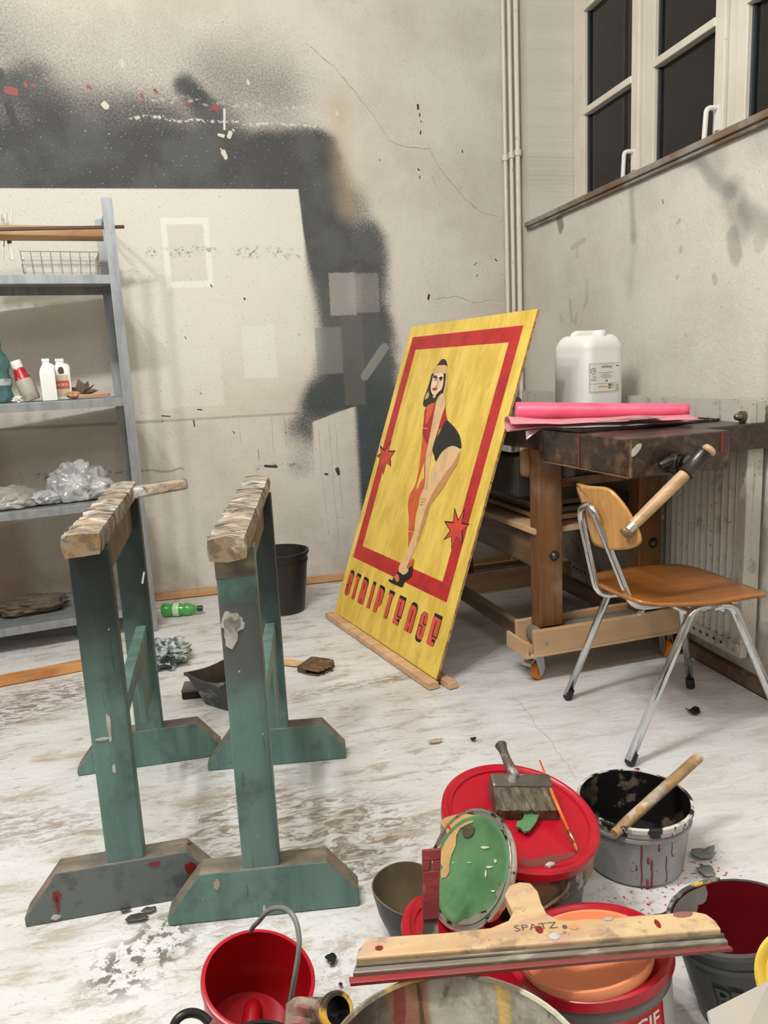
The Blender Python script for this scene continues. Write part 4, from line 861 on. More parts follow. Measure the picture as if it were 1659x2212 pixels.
for (x0, x1, y0, y1, z0, z1) in ((-.0112, -.0055, -.5092, -.5035, .807, BT - .003), (-.0112, -.0065, -.50, -.02, .8045, .8085), (-.0005, .004, -.01, .98, .8375, .842)):
    e_ = MB(); n_ = 14
    ax = 2 if z1 - z0 > .05 else 1
    lo = (x0, y0, z0)[ax]; hi = (x1, y1, z1)[ax]
    for i in range(n_):
        a_ = lo + (hi - lo) * i / n_; c_ = lo + (hi - lo) * (i + 1) / n_; q_ = .0012 * mnoise.noise(V((i * .8, x0 * 50, z0 * 9)))
        if ax == 2: e_.box(x0 - q_, x1 + q_, y0 - q_, y1 + q_, a_, c_, KB)
        else: e_.box(x0 - .0003, x1, a_, c_, z0, z1 + q_, KB)
    e_.build('worn_edge', bedge, vb)
bb(-.0125, -.0105, -.245, -.240, .806, BT - .002, 'red_line', Mat('red_line_paint', srgb(130, 50, 54), .5).mat, 0, vb)
bb(.300, .309, -.5095, -.5085, .86, BT - .004, 'red_line', red_blot, 0, vb)
bl = MB(); poly = rnd_poly([(-.016, .0), (-.006, .010), (.004, .017), (.016, .018), (.014, .006), (.004, -.006), (-.006, -.014), (-.016, -.016)], 3)
bl.prism(poly, 0, .002, KB @ Matrix(((1, 0, 0, .008), (0, 0, 1, -.5105), (0, 1, 0, .885), (0, 0, 0, 1)))); bl.build('white_smear', white_blot, vb)
# legs, feet, rails, shelf
for y in (.02, .82):
    for (x0, x1) in ((.030, .125), (.445, .545)):
        lg = bb(x0, x1, y, y + .07, .19, .84, 'leg', bleg, .005)
        if y < .1:
            bo = MB(); M_ = KL @ Matrix(((1, 0, 0, (x0 + x1) / 2 + .012), (0, 0, -1, y), (0, 1, 0, .455), (0, 0, 0, 1)))
            bo.lathe([(0, .014), (.009, .012), (.014, .006), (.015, 0), (.020, -.0), (.020, .003), (.016, .0031)][::-1], 20, M_); bo.build('bolt', Mat('dark_iron', srgb(86, 80, 74), .35, .8).mat, lg, smooth=50)
    bb(.06, .545, y + .012, y + .05, .70, .735, 'cross_bar', bleg)
    bb(.0, .61, y - .005, y + .075, .12, .19, 'foot', grunge('greyed_foot', srgb(120, 112, 98), [(srgb(84, 80, 72), 9, .5, .1, .8)], .6), .028)
bb(.020, .57, .04, .94, .535, .555, 'shelf_board', bpale, .002)
bb(.045, .075, .09, .82, .40, .53, 'stretcher', bedge); bb(.50, .53, .09, .82, .40, .53, 'stretcher', bedge)
bb(.02, .09, .16, .52, .655, .80, 'under_box', grunge('dark_box_paint', srgb(50, 48, 42), [(srgb(84, 74, 60), 12, .56, .08, .6)], .6), .003)
bb(.005, .10, .08, .13, .735, .84, 'bracket', bleg, .02); bb(.128, .165, .0, .03, .74, .83, 'bracket', grunge('grey_bracket', srgb(96, 92, 84), (), .5), .002)
for i, (x, z, wdt) in enumerate(((.10, .562, .4), (.12, .585, .36), (.09, .61, .42))):
    bb(x, x + wdt, .12 + i * .02, .80, z, z + .018, 'stored_board', [bpale, grunge('grey_board', srgb(120, 114, 104), (), .7), bedge][i], .002)
# dolly
for y in (.0, .80):
    bb(-.028, .60, y - .045, y - .022, .118, .205, 'dolly_side', bpale, .003); bb(-.028, .60, y + .092, y + .112, .118, .205, 'dolly_side', bpale, .003)
    bb(-.052, .62, y - .045, y + .112, .107, .118, 'dolly_base', bpale, .002); bb(-.062, -.050, y - .045, y + .112, .107, .165, 'dolly_end', bpale, .002)
    sc = MB(); sc.lathe([(.006, 0), (.006, .002), (.001, .002), (0, .0015)], 14, KL @ Matrix(((1, 0, 0, .02), (0, 0, -1, y - .0455), (0, 1, 0, .155), (0, 0, 0, 1)))); sc.build('screw', galvd, bench)
bb(.02, .05, .112, .76, .098, .16, 'dolly_rail', bedge); bb(.50, .53, .112, .76, .098, .16, 'dolly_rail', bedge)
orangew = Mat('orange_polyurethane', srgb(206, 120, 30), .35).mat; zinc = Mat('zinc_plate', srgb(186, 190, 190), .35, .8).mat
def caster(lx, ly, ang):
    c = V(KL @ V((lx, ly, 0))); M = Matrix.Translation((c.x, c.y, 0)) @ Matrix.Rotation(ang, 4, 'Z')
    f = MB(); f.box(-.034, .034, -.03, .03, .101, .1065, M)
    for s in (-1, 1): f.raw([(-.016, s * .017, .101), (.030, s * .017, .101), (.038, s * .017, .045), (.022, s * .017, .020), (.008, s * .017, .024)], [(0, 1, 2, 3, 4)], M)
    fo_ = f.build('caster', zinc, bench, solid=.0025)
    wh = MB(); W = M @ Matrix.Translation((.020, 0, .0365)) @ Matrix.Rotation(math.pi / 2, 4, 'X')
    wh.lathe([(.012, -.013), (.028, -.013), (.0335, -.009), (.0335, .009), (.028, .013), (.012, .012), (.012, -.012)], 28, W); wh.build('wheel', orangew, fo_, smooth=40)
    h = MB(); h.lathe([(0, -.015), (.012, -.015), (.012, .015), (0, .015)], 16, W); h.build('hub', zinc, fo_, smooth=40)
    br = MB(); br.raw([(-.010, -.016, .094), (-.052, -.018, .074), (-.054, .018, .074), (-.010, .016, .094), (-.010, -.016, .100), (-.050, -.018, .083), (-.052, .018, .083), (-.010, .016, .100)],
                     [(0, 1, 2, 3), (4, 5, 6, 7), (0, 1, 5, 4), (1, 2, 6, 5), (2, 3, 7, 6), (3, 0, 4, 7)], M); br.build('brake_pedal', zinc, fo_, bevel=.002)
caster(-.005, .0, math.radians(-150) + math.pi); caster(.565, .02, math.radians(-95)); caster(-.005, .86, math.radians(-95)); caster(.53, .90, math.radians(-95))
# vise screw and handle
iron = Mat('vise_iron', srgb(74, 72, 68), .34, .85); iron.bump(iron.noise(iron.coord(), 60, 4), .3, .002); iron = iron.mat
vy = 1.955
sc0 = at_y(1448, 1002, vy - .012); hub = at_y(1496, 998, vy - .085)
b = MB(); b.tube([sc0 + V((.02, .012, 0)), sc0 + V((.03, -.004, 0))], .034, 24); b.tube([sc0 + V((.03, -.004, 0)), sc0 + V((.035, -.03, 0)), hub + V((0, .012, 0))], [.026, .021, .018], 20)
for k in range(4): b.tube([sc0 + V((.030 + .003 * k, -.006 - k * .012, 0)), sc0 + V((.031 + .003 * k, -.010 - k * .012, 0))], .0275 - k * .001, 20)
b.tube([sc0 + V((-.035, -.002, -.002)), sc0 + V((-.01, -.006, .010)), sc0 + V((.02, -.006, .012))], [.010, .014, .012], 12)
vs_ = b.build('vise_screw', iron, bench, smooth=40)
h0 = at_y(1352, 1150, vy - .085); h1 = at_y(1531, 973, vy - .085); hd = (h1 - h0).normalized(); L = (h1 - h0).length
sa = at_y(1481, 1022, vy - .085); sb = at_y(1521, 978, vy - .085)
b = MB(); sd = (sb - sa).normalized(); b.tube([sa - sd * .004, sa, sa + sd * .004, sb - sd * .004, sb, sb + sd * .002], [.019, .024, .021, .021, .024, .020], 24); b.build('vise_sleeve', iron, vs_, smooth=40)
hw = wood('handle_wood', srgb(204, 172, 132), srgb(170, 134, 96), 0, .8, .42, coat=.2, grime=(srgb(130, 110, 88), 14, .66, .5))
b = MB(); b.tube([h0 + hd * .022, h0 + hd * .06, h0 + hd * L * .5, h1 - hd * .02], [.0145, .016, .0175, .0165], 24); ho = b.build('vise_handle', hw, vs_, smooth=40)
b = MB(); b.tube([h0 + hd * .008, h0 + hd * .030], .0150, 24); b.build('ferrule', Mat('bright_steel', srgb(210, 210, 210), .2, 1.0).mat, ho, smooth=40)
def knob(p, d, name, mat):
    b = MB(); b.tube([p - d * .010, p - d * .006, p, p + d * .007, p + d * .011], [.011, .018, .0205, .018, .008], 24); b.build(name, mat, ho, smooth='all')
knob(h0, -hd, 'knob', wood('worn_knob', srgb(150, 118, 88), srgb(112, 86, 64), 0, 1, .4)); knob(h1, hd, 'knob', hw)

# things on the bench
glass = Mat('flat_glass', srgb(60, 64, 62), .05); glass.set('Coat Weight', .6); glass.set('Specular IOR Level', .7)
def bp(x, y, z): return KB @ V((x, y, z))
t = thing('framed_glass', 'flat pane of framed glass on the workbench under the pink paper', 'glass pane', bp(.25, -.05, BT))
MG = KB @ Matrix.Translation((-.008, -.255, BT)) @ Matrix.Rotation(math.radians(2), 4, 'Z')
MB().box(.004, .53, 0, .60, .0015, .006, MG).build('pane', glass.mat, t, bevel=.001)
fm = grunge('black_frame_edge', srgb(38, 36, 34), [(srgb(150, 146, 138), 20, .62, .05, .8)], .35, bump=None)
b = MB(); b.box(-.004, .538, -.006, .004, .001, .0085, MG); b.box(-.004, .004, -.006, .606, .001, .0085, MG); b.box(.530, .538, -.006, .606, .001, .0085, MG); b.box(-.004, .538, .600, .606, .001, .0085, MG); b.build('frame_edge', fm, t)
pinkm = Mat('pink_paper', srgb(226, 96, 128), .35); pinkm.set('Coat Weight', .25)
pinkm.put(pinkm.b.inputs['Base Color'], pinkm.mix(pinkm.step(pinkm.noise(pinkm.coord(), 8, 4), .45, .7), srgb(232, 104, 136), srgb(218, 84, 116)))
pinkl = Mat('pink_tracing_paper', srgb(228, 150, 164), .45); pinkl.set('Alpha', .88)
ra = at_z(1113, 911, BT + .006) ; 
ra = at_y(1114, 893, 2.47); rb = at_y(1488, 893, 2.22); ra.z = BT + .036 + .0275; rb.z = BT + .030 + .0185
b = MB(); n = 28; N = 28; rings = []; d = (rb - ra).normalized(); x_, y_ = ortho(d)
for i in range(N + 1):
    p = ra.lerp(rb, i / N); r0 = .030 + (.0185 - .030) * i / N; ring = []
    for k in range(n * 2):
        a = 2 * math.pi * k / n - 2.1; r = r0 * (1 - .10 * k / (2 * n)); ring.append(b.bm.verts.new(p + (x_ * math.cos(a) + y_ * math.sin(a)) * r))
    rings.append(ring)
for a, c in zip(rings, rings[1:]):
    for k in range(2 * n - 1): b.bm.faces.new((a[k], a[k + 1], c[k + 1], c[k]))
tag(b.build('paper_roll', pinkm.mat, smooth='all', solid=.0006), 'bright pink paper roll on the workbench before the white canister', 'paper roll')
# flattened pale pink tube of paper, flared at its left end
b = MB(); rings = []; q0 = at_y(1096, 918, 2.44); q1 = at_y(1491, 918, 2.20)
for i in range(31):
    u = i / 30; c = q0.lerp(q1, u); hh = .0125 + .013 * max(0, 1 - u * 4) ** 1.5 + .002 * mnoise.noise(V((u * 5, 0, 0))); ww = .065 + .02 * mnoise.noise(V((u * 3, 4, 0)))
    c.z = BT + .0095 + hh - .012 * max(0, 1 - u * 5); ring = []
    for k in range(25):
        a = math.pi * (-.80 + 1.75 * k / 24); ring.append(b.bm.verts.new(c + V((.05 * math.cos(a) * .3, ww * math.cos(a), hh * math.sin(a) + .0015 * mnoise.noise(V((u * 9, k * .4, 2)))))))
    rings.append(ring)
for a, c in zip(rings, rings[1:]):
    for k in range(24): b.bm.faces.new((a[k], a[k + 1], c[k + 1], c[k]))
tag(b.build('pink_sheet', pinkl.mat, smooth='all', solid=.0006), 'pale pink flattened paper lying under the bright pink roll', 'paper')
pw = Mat('white_pink_paper', srgb(236, 214, 216), .5).mat
f0, f1, f2, f3 = at_y(1176, 921, 2.40), at_y(1136, 931, 2.37), at_y(1137, 950, 2.365), at_y(1160, 932, 2.38)
b = MB(); b.raw([f0, f1, f2, f3, (f0 + f2) / 2 + V((.0, .02, .012))], [(0, 1, 4), (1, 2, 4), (2, 3, 4), (3, 0, 4)]); tag(b.build('folded_paper', pw, solid=.0008), 'folded white corner of paper hanging over the left edge of the workbench', 'paper')
p = at_y(1330, 918, 2.15); b = MB(); b.grid(lambda u, v: V((p.x - .05 + u * .22, p.y + v * .07, BT + .0345 + .002 * mnoise.noise(V((u * 4, v * 3, 1))))), 12, 4)
tag(b.build('clipping', grunge('printed_clipping', srgb(170, 160, 150), [(srgb(70, 62, 58), 12, .5, .05, .8)], .4, bump=None), solid=.0005), 'small printed clipping on the pink sheet at the bench', 'paper')

# jerry can
can = Mat('can_plastic', srgb(238, 238, 233), .38); can.set('Subsurface Weight', .25); can.set('Subsurface Scale', .03)
cg = can.n('ShaderNodeNewGeometry'); csp = can.n('ShaderNodeSeparateXYZ'); can.link(cg.outputs['Position'], csp.inputs[0])
can.put(can.b.inputs['Base Color'], can.mix(can.step(csp.outputs[2], .965, .969), srgb(228, 224, 212), srgb(240, 240, 236)))
jc = at_y(1292, 880, 2.78); JX, JY = jc.x + .0, 2.86; t = thing('canister', 'translucent white plastic canister with a white label on the workbench', 'canister', (JX, JY, BT + .002), math.radians(19))
JW, JD, JH = .205, .19, .315
b = MB(); rings = []
for z, s, cr in ((0, .93, .6), (.006, .98, .6), (.02, 1, .55), (.245, 1, .55), (.251, .992, .55), (.258, 1, .55), (.275, .99, .6), (.297, .93, .7), (.308, .84, .8), (JH, .72, .9)):
    r = []; rad = .035
    for q in range(48):
        a = 2 * math.pi * q / 48; cx, cy = math.cos(a), math.sin(a); e = 9 if s > .95 else 5; k = 1 / ((abs(cx) ** e + abs(cy) ** e) ** (1 / e))
        r.append(b.bm.verts.new((cx * k * JW / 2 * s, cy * k * JD / 2 * s, z)))
    rings.append(r)
for a, c in zip(rings, rings[1:]):
    for q in range(48): b.bm.faces.new((a[q], a[(q + 1) % 48], c[(q + 1) % 48], c[q]))
b.bm.faces.new(rings[0][::-1]); b.bm.faces.new(rings[-1]); b.build('canister_body', can.mat, t, smooth=50, world=False)
b = MB(); b.tube(fillet([(-.075, .02, .300), (-.055, .02, .322), (.055, .02, .322), (.075, .02, .300)], .02), .0125, 12); b.build('carry_handle', can.mat, t, smooth='all', world=False)
MB().lathe([(0, .0), (.026, 0), (.026, .020), (.024, .023), (0, .023)], 28, Matrix.Translation((.0, -.055, .308))).build('cap', hdpe, t, smooth=40, world=False)
# label wraps the right-hand corner: it lies on local -y face (front right)
lab = Mat('label_paper', srgb(232, 230, 224), .5).mat; ink = Mat('label_ink', srgb(70, 68, 66), .6).mat; inkt = Mat('label_teal', srgb(52, 104, 120), .5).mat; inko = Mat('label_orange', srgb(224, 168, 96), .5).mat; inkr = Mat('label_red', srgb(150, 60, 50), .5).mat
ly = -JD / 2 - .0012
LB = MB()
def lpt(x, z, o=0): # slightly curved with the body
    return V((x, ly - o + .0165 * max(0, (abs(x) - .055) / .05) ** 3, z))
def lbox(x0, x1, z0, z1, o, mi):
    n = 10
    for i in range(n):
        a, c = x0 + (x1 - x0) * i / n, x0 + (x1 - x0) * (i + 1) / n; LB.raw([lpt(a, z0, o), lpt(c, z0, o), lpt(c, z1, o), lpt(a, z1, o)], [(0, 1, 2, 3)], None, mi)
lx0, lx1, lz0, lz1 = -.093, .070, .092, .205
lbox(lx0, lx1, lz0, lz1, 0, 0)
for (a, c, e, g_) in ((lx0 + .003, lx1, lz1 - .003, lz1 - .002), (lx0 + .003, lx1, lz0 + .003, lz0 + .004), (lx0 + .003, lx1, lz0 + .034, lz0 + .035), (lx0 + .003, lx0 + .004, lz0 + .003, lz1 - .002), (lx0 + .004, lx0 + .036, lz1 - .048, lz1 - .0472)):
    lbox(a, c, min(e, g_), max(e, g_), .0003, 1)
for z, a, c in ((.167, -.045, .035), (.160, -.028, .018), (.154, -.038, .030), (.148, -.030, .024), (.152, -.080, -.060), (.144, -.086, -.058), (.139, -.086, -.058), (.108, -.004, .006)): lbox(a, c, z, z + .0014, .0003, 1)
lbox(-.046, .004, .112, .117, .0003, 3)
text_mesh(LB, 'HATO® Acryl', .0135, lambda x, y: lpt(-.030 + x * .72, .186 + y, .0004), 1, .0002)
text_mesh(LB, '1140', .0135, lambda x, y: lpt(-.014 + x * .7, .132 + y, .0004), 1, .0002)
def shield(cx, mi):
    LB.raw([lpt(cx + x, .1135 + z, .0004) for x, z in ((-.008, .010), (.008, .010), (.008, -.002), (.003, -.010), (-.003, -.010), (-.008, -.002))], [tuple(range(6))], None, mi)
    LB.raw([lpt(cx + x, .1135 + z, .0006) for x, z in ((-.004, .002), (.004, .002), (.002, -.004), (-.002, -.004))], [(0, 1, 2, 3)], None, 0)
shield(.016, 2); shield(.033, 3)
R1 = [(-.074 + .012 * math.cos(a), .176 + .012 * math.sin(a)) for a in [k * math.pi / 10 for k in range(20)]]; R2 = [(-.074 + .010 * math.cos(a), .176 + .010 * math.sin(a)) for a in [k * math.pi / 10 for k in range(20)]]
LB.raw([lpt(x, z, .0004) for x, z in R1 + R2], [(k, (k + 1) % 20, 20 + (k + 1) % 20, 20 + k) for k in range(20)], None, 1); lbox(-.079, -.069, .1745, .177, .0004, 1); lbox(-.076, -.071, .180, .1815, .0004, 1)
lbox(.052, .066, .190, .194, .0004, 4)
for z in (.118, .113, .108, .103, .098): lbox(.048, .068, z, z + .0015, .0003, 1)
LB.build('label', [lab, ink, inkt, inko, inkr], t, world=False)

# =================================================================== RADIATOR
radm = Mat('radiator_enamel', srgb(196, 191, 180), .5)
rc = radm.mix(radm.math('MULTIPLY', radm.step(radm.noise(radm.coord((1, 1, .6)), 16, 6, .7), .55, .66), .6), srgb(192, 188, 178), srgb(128, 116, 100)); rc = radm.mix(radm.math('MULTIPLY', radm.step(radm.noise(radm.coord(), 70, 3), .66, .70), .7), rc, srgb(86, 76, 64))
radm.put(radm.b.inputs['Base Color'], rc); radm = radm.mat
rad = thing('radiator', 'dirty white ribbed panel radiator on the right wall behind the workbench', 'radiator', (1.72, 3.0, .12))
RX0, RX1, RY0, RY1, RZ0, RZ1 = 1.690, 1.755, 2.13, 3.93, .125, .985
b = MB(); ny = 96; prof = []
for i in range(ny + 1):
    y = RY0 + .045 + (RY1 - RY0 - .09) * i / ny; q = i % 2; prof.append((RX0 + (.012 if q else 0), y))
poly = prof + [(RX0 + .022, RY1 - .045), (RX0 + .022, RY0 + .045)]
b.prism(poly, RZ0 + .05, RZ1 - .075); b.box(RX0 + .004, RX0 + .03, RY0, RY1, RZ0, RZ0 + .05); b.box(RX0 + .004, RX0 + .03, RY0, RY1, RZ1 - .075, RZ1); b.box(RX0 + .004, RX0 + .03, RY0, RY0 + .0445, RZ0 + .0505, RZ1 - .0755); b.box(RX0 + .004, RX0 + .03, RY1 - .0445, RY1, RZ0 + .0505, RZ1 - .0755)
b.build('ribbed_panel', radm, rad, bevel=.002)
for y_ in (RY0 + .004, RY1 - .010): MB().box(RX0 + .0302, RX1, y_, y_ + .006, RZ0 + .02, RZ1 - .01).build('side_cover', radm, rad)
b = MB(); b.box(RX0 + .006, RX1, RY0 + .01, RY0 + .016, RZ1 - .004, RZ1 + .002); b.box(RX0 + .004, RX0 + .012, RY0, RY1, RZ1 - .002, RZ1 + .004); b.box(RX1 - .008, RX1, RY0, RY1, RZ1 - .002, RZ1 + .004)
for i in range(60): y = RY0 + .03 + i * .03; b.box(RX0 + .01, RX1 - .006, y, y + .004, RZ1 - .004, RZ1 + .002)
b.build('top_grille', radm, rad)
b = MB(); b.box(RX0 + .045, RX1, RY0 + .03, RY1 - .03, RZ0 + .05, RZ1 - .05); b.build('rear_panel', radm, rad)
b = MB(); MX = Matrix.Translation((RX0 + .004, RY0 + .026, RZ1 - .045)) @ Matrix.Rotation(-math.pi / 2, 4, 'Y'); b.lathe([(.018, 0), (.018, .012), (.012, .014), (.010, .030), (.006, .034), (0, .034)], 20, MX); b.build('bleed_valve', Mat('old_brass', srgb(120, 110, 92), .4, .8).mat, rad, smooth=40)
b = MB(); MX = Matrix.Translation((RX0 + .004, RY0 + .026, RZ0 + .030)) @ Matrix.Rotation(-math.pi / 2, 4, 'Y'); b.lathe([(.020, 0), (.020, .006), (.013, .006), (.013, .001), (0, .001)], 20, MX); b.build('lower_port', radm, rad, smooth=40)
b = MB()
for i in range(46): y = RY0 + .10 + i * .038; b.raw([(RX0 + .0035, y + .008 * math.cos(a), RZ0 + .026 + .006 * math.sin(a)) for a in [k * math.pi / 4 for k in range(8)]], [tuple(range(8))])
b.build('drain_holes', Mat('hole_dark', srgb(60, 54, 48), .8).mat, rad)
b = MB(); pass
for y_ in (RY0 + .3, RY1 - .34): MB().box(RX1 - .002, XR - .0005, y_, y_ + .04, RZ0 + .05, RZ1 - .05).build('wall_bracket', radm, rad)
# thermostat valve at its far end
v0 = at_x(1119, 862, 1.66); t = thing('radiator_valve', 'dark radiator valve with a thin riser at the far end of the radiator', 'valve', v0)
vm_ = grunge('valve_metal', srgb(92, 88, 80), [(srgb(140, 134, 120), 20, .55, .08, .7)], .4, .5)
p = at_x(1117, 868, 1.66); p.y = RY1 + .03
b = MB(); b.tube([p + V((0, -.045, 0)), p + V((0, -.01, 0)), p + V((0, .03, 0))], [.026, .028, .02], 18); b.build('valve_head', vm_, t, smooth=40)
b = MB(); b.tube([p + V((0, .02, 0)), p + V((0, .02, .16))], .010, 12); b.tube([p + V((0, .02, .155)), p + V((0, .02, .175))], .014, 12); b.tube([p + V((0, .02, 0)), p + V((0, .02, -.86))], .010, 12); b.build('riser', vm_, t, smooth=40)

# =================================================================== CHAIR
chrome = Mat('chrome', srgb(205, 208, 210), .12, 1.0); chrome.put(chrome.b.inputs['Roughness'], chrome.step(chrome.noise(chrome.coord(), 14, 4), .4, .7, .10, .32)); chrome = chrome.mat
plyw = Mat('chair_plywood', srgb(170, 112, 54), .32); pf = plyw.noise(plyw.coord((4, 4, 4)), 1.0, 2); pst = plyw.noise(plyw.coord((3, 60, 60), (2, 1, 0)), 1.0, 5, .6)
plyw.put(plyw.b.inputs['Base Color'], plyw.mix(plyw.step(pst, .35, .7), srgb(168, 108, 50), srgb(140, 86, 38))); plyw.set('Coat Weight', .35); plyw.set('Coat Roughness', .2); plyw = plyw.mat
plyb = Mat('backrest_plywood', srgb(196, 146, 84), .32); pst = plyb.noise(plyb.coord((60, 60, 3), (2, 1, 0)), 1.0, 5, .6)
plyb.put(plyb.b.inputs['Base Color'], plyb.mix(plyb.step(pst, .35, .7), srgb(200, 150, 86), srgb(176, 124, 66))); plyb.set('Coat Weight', .35); plyb.set('Coat Roughness', .2); plyb = plyb.mat
rub = Mat('black_rubber', srgb(30, 29, 28), .6).mat
ch = thing('school_chair', 'plywood school chair with chromed tube legs standing before the workbench', 'chair', (1.35, 2.03, .004))
A1, A2, A3, A4 = V((1.095, 1.819, .006)), V((1.130, 2.275, .006)), V((1.585, 1.765, .006)), V((1.569, 2.216, .006))
def leg_arch(fa, fb, ta, tb):
    mid = (ta + tb) / 2
    for (ft, top) in ((fa, ta), (fb, tb)):
        pts = fillet([ft + V((0, 0, .012)), top, mid], .075, 10)
        lg = MB(); lg.tube(pts, .0125, 16, caps=True); lo = lg.build('leg', chrome, ch, smooth='all')
        d = (top - ft).normalized(); r = MB(); r.tube([ft, ft + d * .006, ft + d * .035], [.0135, .0155, .0145], 16); r.build('rubber_foot', rub, lo, smooth=40)
leg_arch(A1, A3, at_y(1498, 1313, 1.865), at_y(1582, 1306, 1.865)); leg_arch(A2, A4, V((1.275, 2.225, .418)), V((1.500, 2.205, .418)))
# narrow back hoop that runs under the seat
yn, yf = 1.955, 2.085
nb = at_y(1352, 1312, yn); tn = at_y(1277, 1088, yn + .02); tf = at_y(1251, 1098, yf - .005); fb_ = at_y(1300, 1285, yf)
hoop = [at_y(1500, 1318, yn), at_y(1366, 1320, yn), tn, tf, V((fb_.x - .015, yf, .425)), V((1.46, yf, .418))]
hoop[0].z = .418; hoop[1].z = .420
pts = fillet(hoop, .05, 10); b = MB(); b.tube(pts, .0115, 16); b.build('back_hoop', chrome, ch, smooth='all')
b = MB(); b.tube([at_y(1380, 1322, yn) + V((0, 0, -.005)), V((1.33, yf, .39)), V((1.49, 2.2, .36))], .007, 10); b.tube([V((1.43, 1.87, .412)), V((1.43, 2.20, .412))], .010, 12); b.tube([V((1.32, 1.87, .412)), V((1.32, 2.215, .412))], .010, 12); b.tube([V((1.50, 1.93, .41)), V((1.60, 2.02, .36))], .006, 10); b.build('under_brace', chrome, ch, smooth='all')
# seat shell
so = [(1.150, 1.90), (1.135, 2.02), (1.150, 2.13), (1.21, 2.215), (1.31, 2.245), (1.42, 2.250), (1.52, 2.225), (1.578, 2.16), (1.590, 2.04), (1.585, 1.93), (1.560, 1.862), (1.48, 1.842), (1.36, 1.835), (1.25, 1.850), (1.185, 1.865)]
so = rnd_poly(so, 3); cx, cy = 1.37, 2.04
def seat_fn(i, r):
    x = cx + (so[i][0] - cx) * r; y = cy + (so[i][1] - cy) * r
    z = .437 + .016 * ((x - 1.37) / .22) ** 2 * (1 if x < 1.37 else .15) + .010 * ((y - cy) / .2) ** 2
    if x > 1.50: z -= .5 * (x - 1.50) ** 1.6
    if x < 1.20: z += .9 * (1.20 - x) ** 1.7
    return V((x, y, z))
b = MB(); n = len(so); rings = [[b.bm.verts.new(seat_fn(i, r)) for i in range(n)] for r in (1, .92, .8, .6, .4, .2)]; c = b.bm.verts.new(seat_fn(0, 0))
for a, d in zip(rings, rings[1:]):
    for i in range(n): b.bm.faces.new((a[i], a[(i + 1) % n], d[(i + 1) % n], d[i]))
for i in range(n): b.bm.faces.new((rings[-1][i], rings[-1][(i + 1) % n], c))
b.build('seat', plyw, ch, smooth='all', solid=.011)
# backrest shell : outline in the photo, curved around the sitter
bo = [(1237, 1037), (1252, 1045), (1275, 1050), (1303, 1052), (1322, 1060), (1345, 1085), (1362, 1110), (1378, 1142), (1385, 1163), (1381, 1176), (1366, 1184), (1345, 1187), (1318, 1187), (1298, 1181), (1283, 1172), (1276, 1150), (1266, 1110), (1250, 1062)]
bo = rnd_poly(bo, 3)
mid = V((sum(p[0] for p in bo) / len(bo), sum(p[1] for p in bo) / len(bo)))
def back_pt(px, py):
    y = 2.04; p = None
    for _ in range(14):
        # chair back surface: x leans with height and bows forward at both ends
        d = ray(px, py); o = V((0, 0, CAM_Z))
        lo, hi = 1.5, 2.6
        f = lambda yy: (lambda q: q.x - (1.095 - .10 * (q.z - .62) + 1.5 * (yy - 2.05) ** 2 + .25 * (yy - 2.05) * 0))(o + d * (yy / d.y))
        for _ in range(40):
            m_ = (lo + hi) / 2
            if f(m_) > 0: hi = m_
            else: lo = m_
        return o + d * (hi / d.y)
b = MB(); n = len(bo); rings = [[b.bm.verts.new(back_pt(*(mid + (V(p) - mid) * r))) for p in bo] for r in (1, .9, .75, .5, .25)]; c = b.bm.verts.new(back_pt(*mid))
for a, d in zip(rings, rings[1:]):
    for i in range(n): b.bm.faces.new((a[i], a[(i + 1) % n], d[(i + 1) % n], d[i]))
for i in range(n): b.bm.faces.new((rings[-1][i], rings[-1][(i + 1) % n], c))
print('back extents', [tuple(round(q, 3) for q in v.co) for v in rings[0][::6]])
b.build('backrest', plyb, ch, smooth='all', solid=.010)
for (px, py) in ((1279, 1081), (1290, 1092)):
    p = back_pt(px, py); b = MB(); b.blob(p + V((.007, -.002, .002)), (.004, .006, .006), 2); b.build('rivet', Mat('bright_steel', srgb(210, 210, 210), .2, 1.0).mat, ch, smooth='all')

# =================================================================== THINGS ON THE FLOOR, BACK HALF
blackp = grunge('black_plastic', srgb(22, 22, 22), [(srgb(44, 43, 41), 9, .6, .12, .5)], .42, bump=None)
blackin = grunge('painted_inside', srgb(28, 27, 26), [(srgb(54, 50, 46), 14, .56, .08, .7)], .5, bump=(60, .5, .002))
def pail(t, cx, cy, z0, rb, rt, h, outer, inner, rim=.006, axis=(0, 0, 1), fill=None, fillmat=None, lip=0.0, ribs=()):
    """open bucket as wall + inside, returns matrix"""
    n = V(axis).normalized(); M = frame((cx, cy, z0), n, (0, 1, .01))
    b = MB(); pr = [(0, 0), (rb - .004, 0), (rb, .004)]
    rr_ = lambda z: rb + (rt - rb) * z / h
    for (z, dr) in ribs: pr += [(rr_(z - .004), z - .004), (rr_(z) + dr, z - .0035), (rr_(z) + dr, z + .0035), (rr_(z + .004), z + .004)]
    pr += [(rt, h - rim * 2), (rt + rim, h - rim * 2), (rt + rim, h - .001), (rt + rim * .5, h), (rt - .003, h)]
    b.lathe(pr, 64, M); wl = b.build('bucket_wall', outer, t, smooth=35)
    b = MB(); b.lathe([(rt - .0031, h - .0005), (rr_(.02) - .004, .006 if fill is None else max(.006, fill - .01)), (0, .005 if fill is None else max(.005, fill - .01))], 64, M); b.build('inside', inner, t, smooth=50)
    if fill is not None:
        b = MB(); rf = rr_(fill) - .0036; b.lathe([(rf, fill), (rf * .6, fill - .001), (0, fill - .0015)], 64, M); b.build('paint', fillmat, t, smooth='all')
    return M
t = thing('bucket', 'empty black plastic bucket standing by the back wall', 'bucket', (.30, 3.66, .004))
